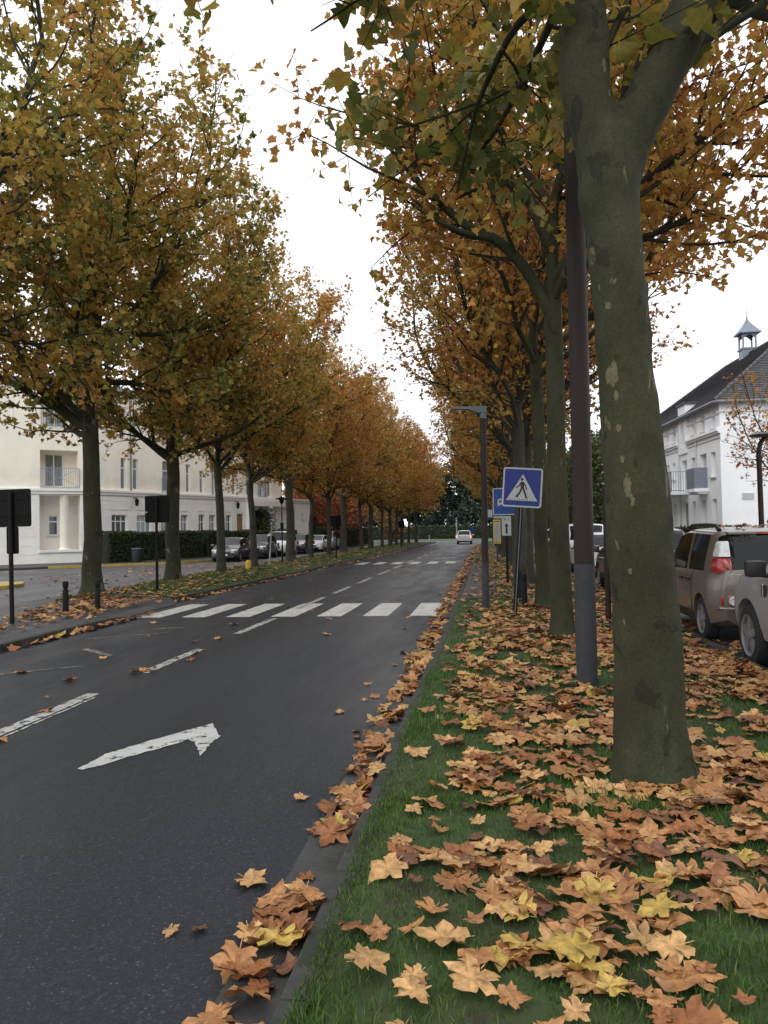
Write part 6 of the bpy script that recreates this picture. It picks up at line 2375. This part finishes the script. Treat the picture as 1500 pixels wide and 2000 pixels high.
prio = np.where(ok & (zone == 'road') & (dz < 15), prio * .3, prio)
order = np.argsort(prio)
single = order[:300]
lit_mesh = []
FORM = []
for (V, Q, T) in LT:
    sh_ = np.ones((len(V), 3)) * rl_.uniform(.72, 1.18, (len(V), 1))
    sh_[NL:2 * NL] = sh_[NL:2 * NL] * .5 + .5
    sh_[2 * NL:] = 1.15
    me = np_mesh('fallen_leaf', V, [Q, T], sh_, smooth=False)
    me.materials.append(M['leaf_single'])
    hgt = V[:2 * NL, 2].max() - V[:2 * NL, 2].min()
    FORM.append('flat' if hgt < .32 else ('bent' if hgt < .5 else 'curled'))
    lit_mesh.append(me)
WHERE = {'lawn': 'on the grass of the near verge', 'gutter': 'heaped in the gutter along the right kerb', 'road': 'lying alone on the wet road', 'car roof': 'on the roof of the beige car', 'parking': 'beside the parking kerb', 'left gutter': 'in the left gutter', 'refuge': 'on the left paving', 'verge': 'on the left verge', 'side street': 'on the side street'}
for j in single:
    k = int(rng.integers(0, len(lit_mesh)))
    o = bpy.data.objects.new('fallen_leaf', lit_mesh[k])
    COL.objects.link(o)
    o.location = A[j, :3]
    o.rotation_euler = (tx_[j], ty_[j], yaw_[j])
    s = float(sz[j])
    o.scale = (s, s, s)
    o.color = (*[float(v) for v in cc[j]], 1)
    cn = LK[ci[j]]
    zn_ = str(zone[j])
    w_ = WHERE[zn_]
    x_, y_ = A[j, 0], A[j, 1]
    if zn_ == 'lawn':
        if (x_ - 1.0) ** 2 + (y_ - 5.11) ** 2 < .65:
            pl_ = 'at the foot of the big trunk'
        elif x_ < -.1:
            pl_ = 'on the grass near the kerb' + (' and bottom edge' if y_ < 3.2 else '')
        elif y_ < 3.0:
            pl_ = 'on the grass at the bottom edge' + (', toward the right' if x_ > .45 else '')
        elif x_ > .75:
            pl_ = 'on the grass in front of the big trunk' if y_ < 4.9 else 'on the grass right of the big trunk'
        elif y_ < 4.0:
            pl_ = 'on the open grass of the near verge'
        else:
            pl_ = 'on the grass left of the big trunk'
    elif zn_ == 'gutter':
        pl_ = 'in the nearest heap in the gutter' if y_ < 3.6 else ('in the second gutter heap' if y_ < 5 else 'in the long gutter heap further on')
    elif zn_ == 'road':
        pl_ = 'lying on the road near the right gutter' if x_ > -2 else ('lying on the white dashed centre line' if x_ > -4.7 else 'lying on the left lane')
    else:
        pl_ = w_
    size_ = 'small' if sz[j] < .115 else ('medium' if sz[j] < .16 else 'large')
    tag(o, '%s %s %s fallen leaf %s' % (size_, FORM[k], cn, pl_), 'leaf', 'fallen leaves ' + w_)


def rot_mats(a, b_, c_):
    ca, sa, cb_, sb2, cc2, sc2 = np.cos(a), np.sin(a), np.cos(b_), np.sin(b_), np.cos(c_), np.sin(c_)
    Rx = np.zeros((len(a), 3, 3)); Ry = Rx.copy(); Rz = Rx.copy()
    Rx[:, 0, 0] = 1; Rx[:, 1, 1] = ca; Rx[:, 1, 2] = -sa; Rx[:, 2, 1] = sa; Rx[:, 2, 2] = ca
    Ry[:, 1, 1] = 1; Ry[:, 0, 0] = cb_; Ry[:, 0, 2] = sb2; Ry[:, 2, 0] = -sb2; Ry[:, 2, 2] = cb_
    Rz[:, 2, 2] = 1; Rz[:, 0, 0] = cc2; Rz[:, 0, 1] = -sc2; Rz[:, 1, 0] = sc2; Rz[:, 1, 1] = cc2
    return Rz @ Ry @ Rx


rest = np.setdiff1d(np.arange(n), single)


def litter_obj(name, idx, label, parent=None):
    if not len(idx):
        return
    Vs, Qs, Ts, Cs, off = [], [], [], [], 0
    near = np.hypot(A[idx, 0], A[idx, 1]) < 11
    var = rng.integers(0, 8, len(idx))
    for isn in (True, False):
        for v in range(8):
            m_ = idx[(near == isn) & (var == v)]
            if not len(m_):
                continue
            Rm = rot_mats(tx_[m_], ty_[m_], yaw_[m_])
            if isn:
                V0, Q0, T0 = LT[v]
            else:
                V0, T0 = FT[v]
                Q0 = None
            V, F, C = inst_leaves(A[m_, :3], Rm, sz[m_], V0, T0, cc[m_])
            Vs.append(V)
            Ts.append(F + off)
            Cs.append(C)
            if Q0 is not None:
                Qs.append((Q0[None] + (np.arange(len(m_)) * len(V0))[:, None, None]).reshape(-1, 4) + off)
            off += len(V)
    fl_ = [np.concatenate(Ts)] + ([np.concatenate(Qs)] if Qs else [])
    o = link_mesh(name, np_mesh(name, np.concatenate(Vs), fl_, np.concatenate(Cs)), M['leaf_litter'])
    tag(o, label, None, None, 'stuff')


for zn, lab in (('lawn', 'carpet of fallen leaves on the right verge further back'), ('gutter', 'long heap of fallen leaves in the right gutter further back'), ('road', 'leaves scattered far along the road'), ('left gutter', 'fallen leaves in the gutter along the left kerb'),
                ('refuge', 'thick fallen leaves on the left paving around the bollards'), ('verge', 'fallen leaves on the left verge under the trees'), ('side street', 'fallen leaves scattered over the side street'), ('parking', 'fallen leaves beside the parking kerb')):
    litter_obj('leaf_litter', rest[zone[rest] == zn], lab)
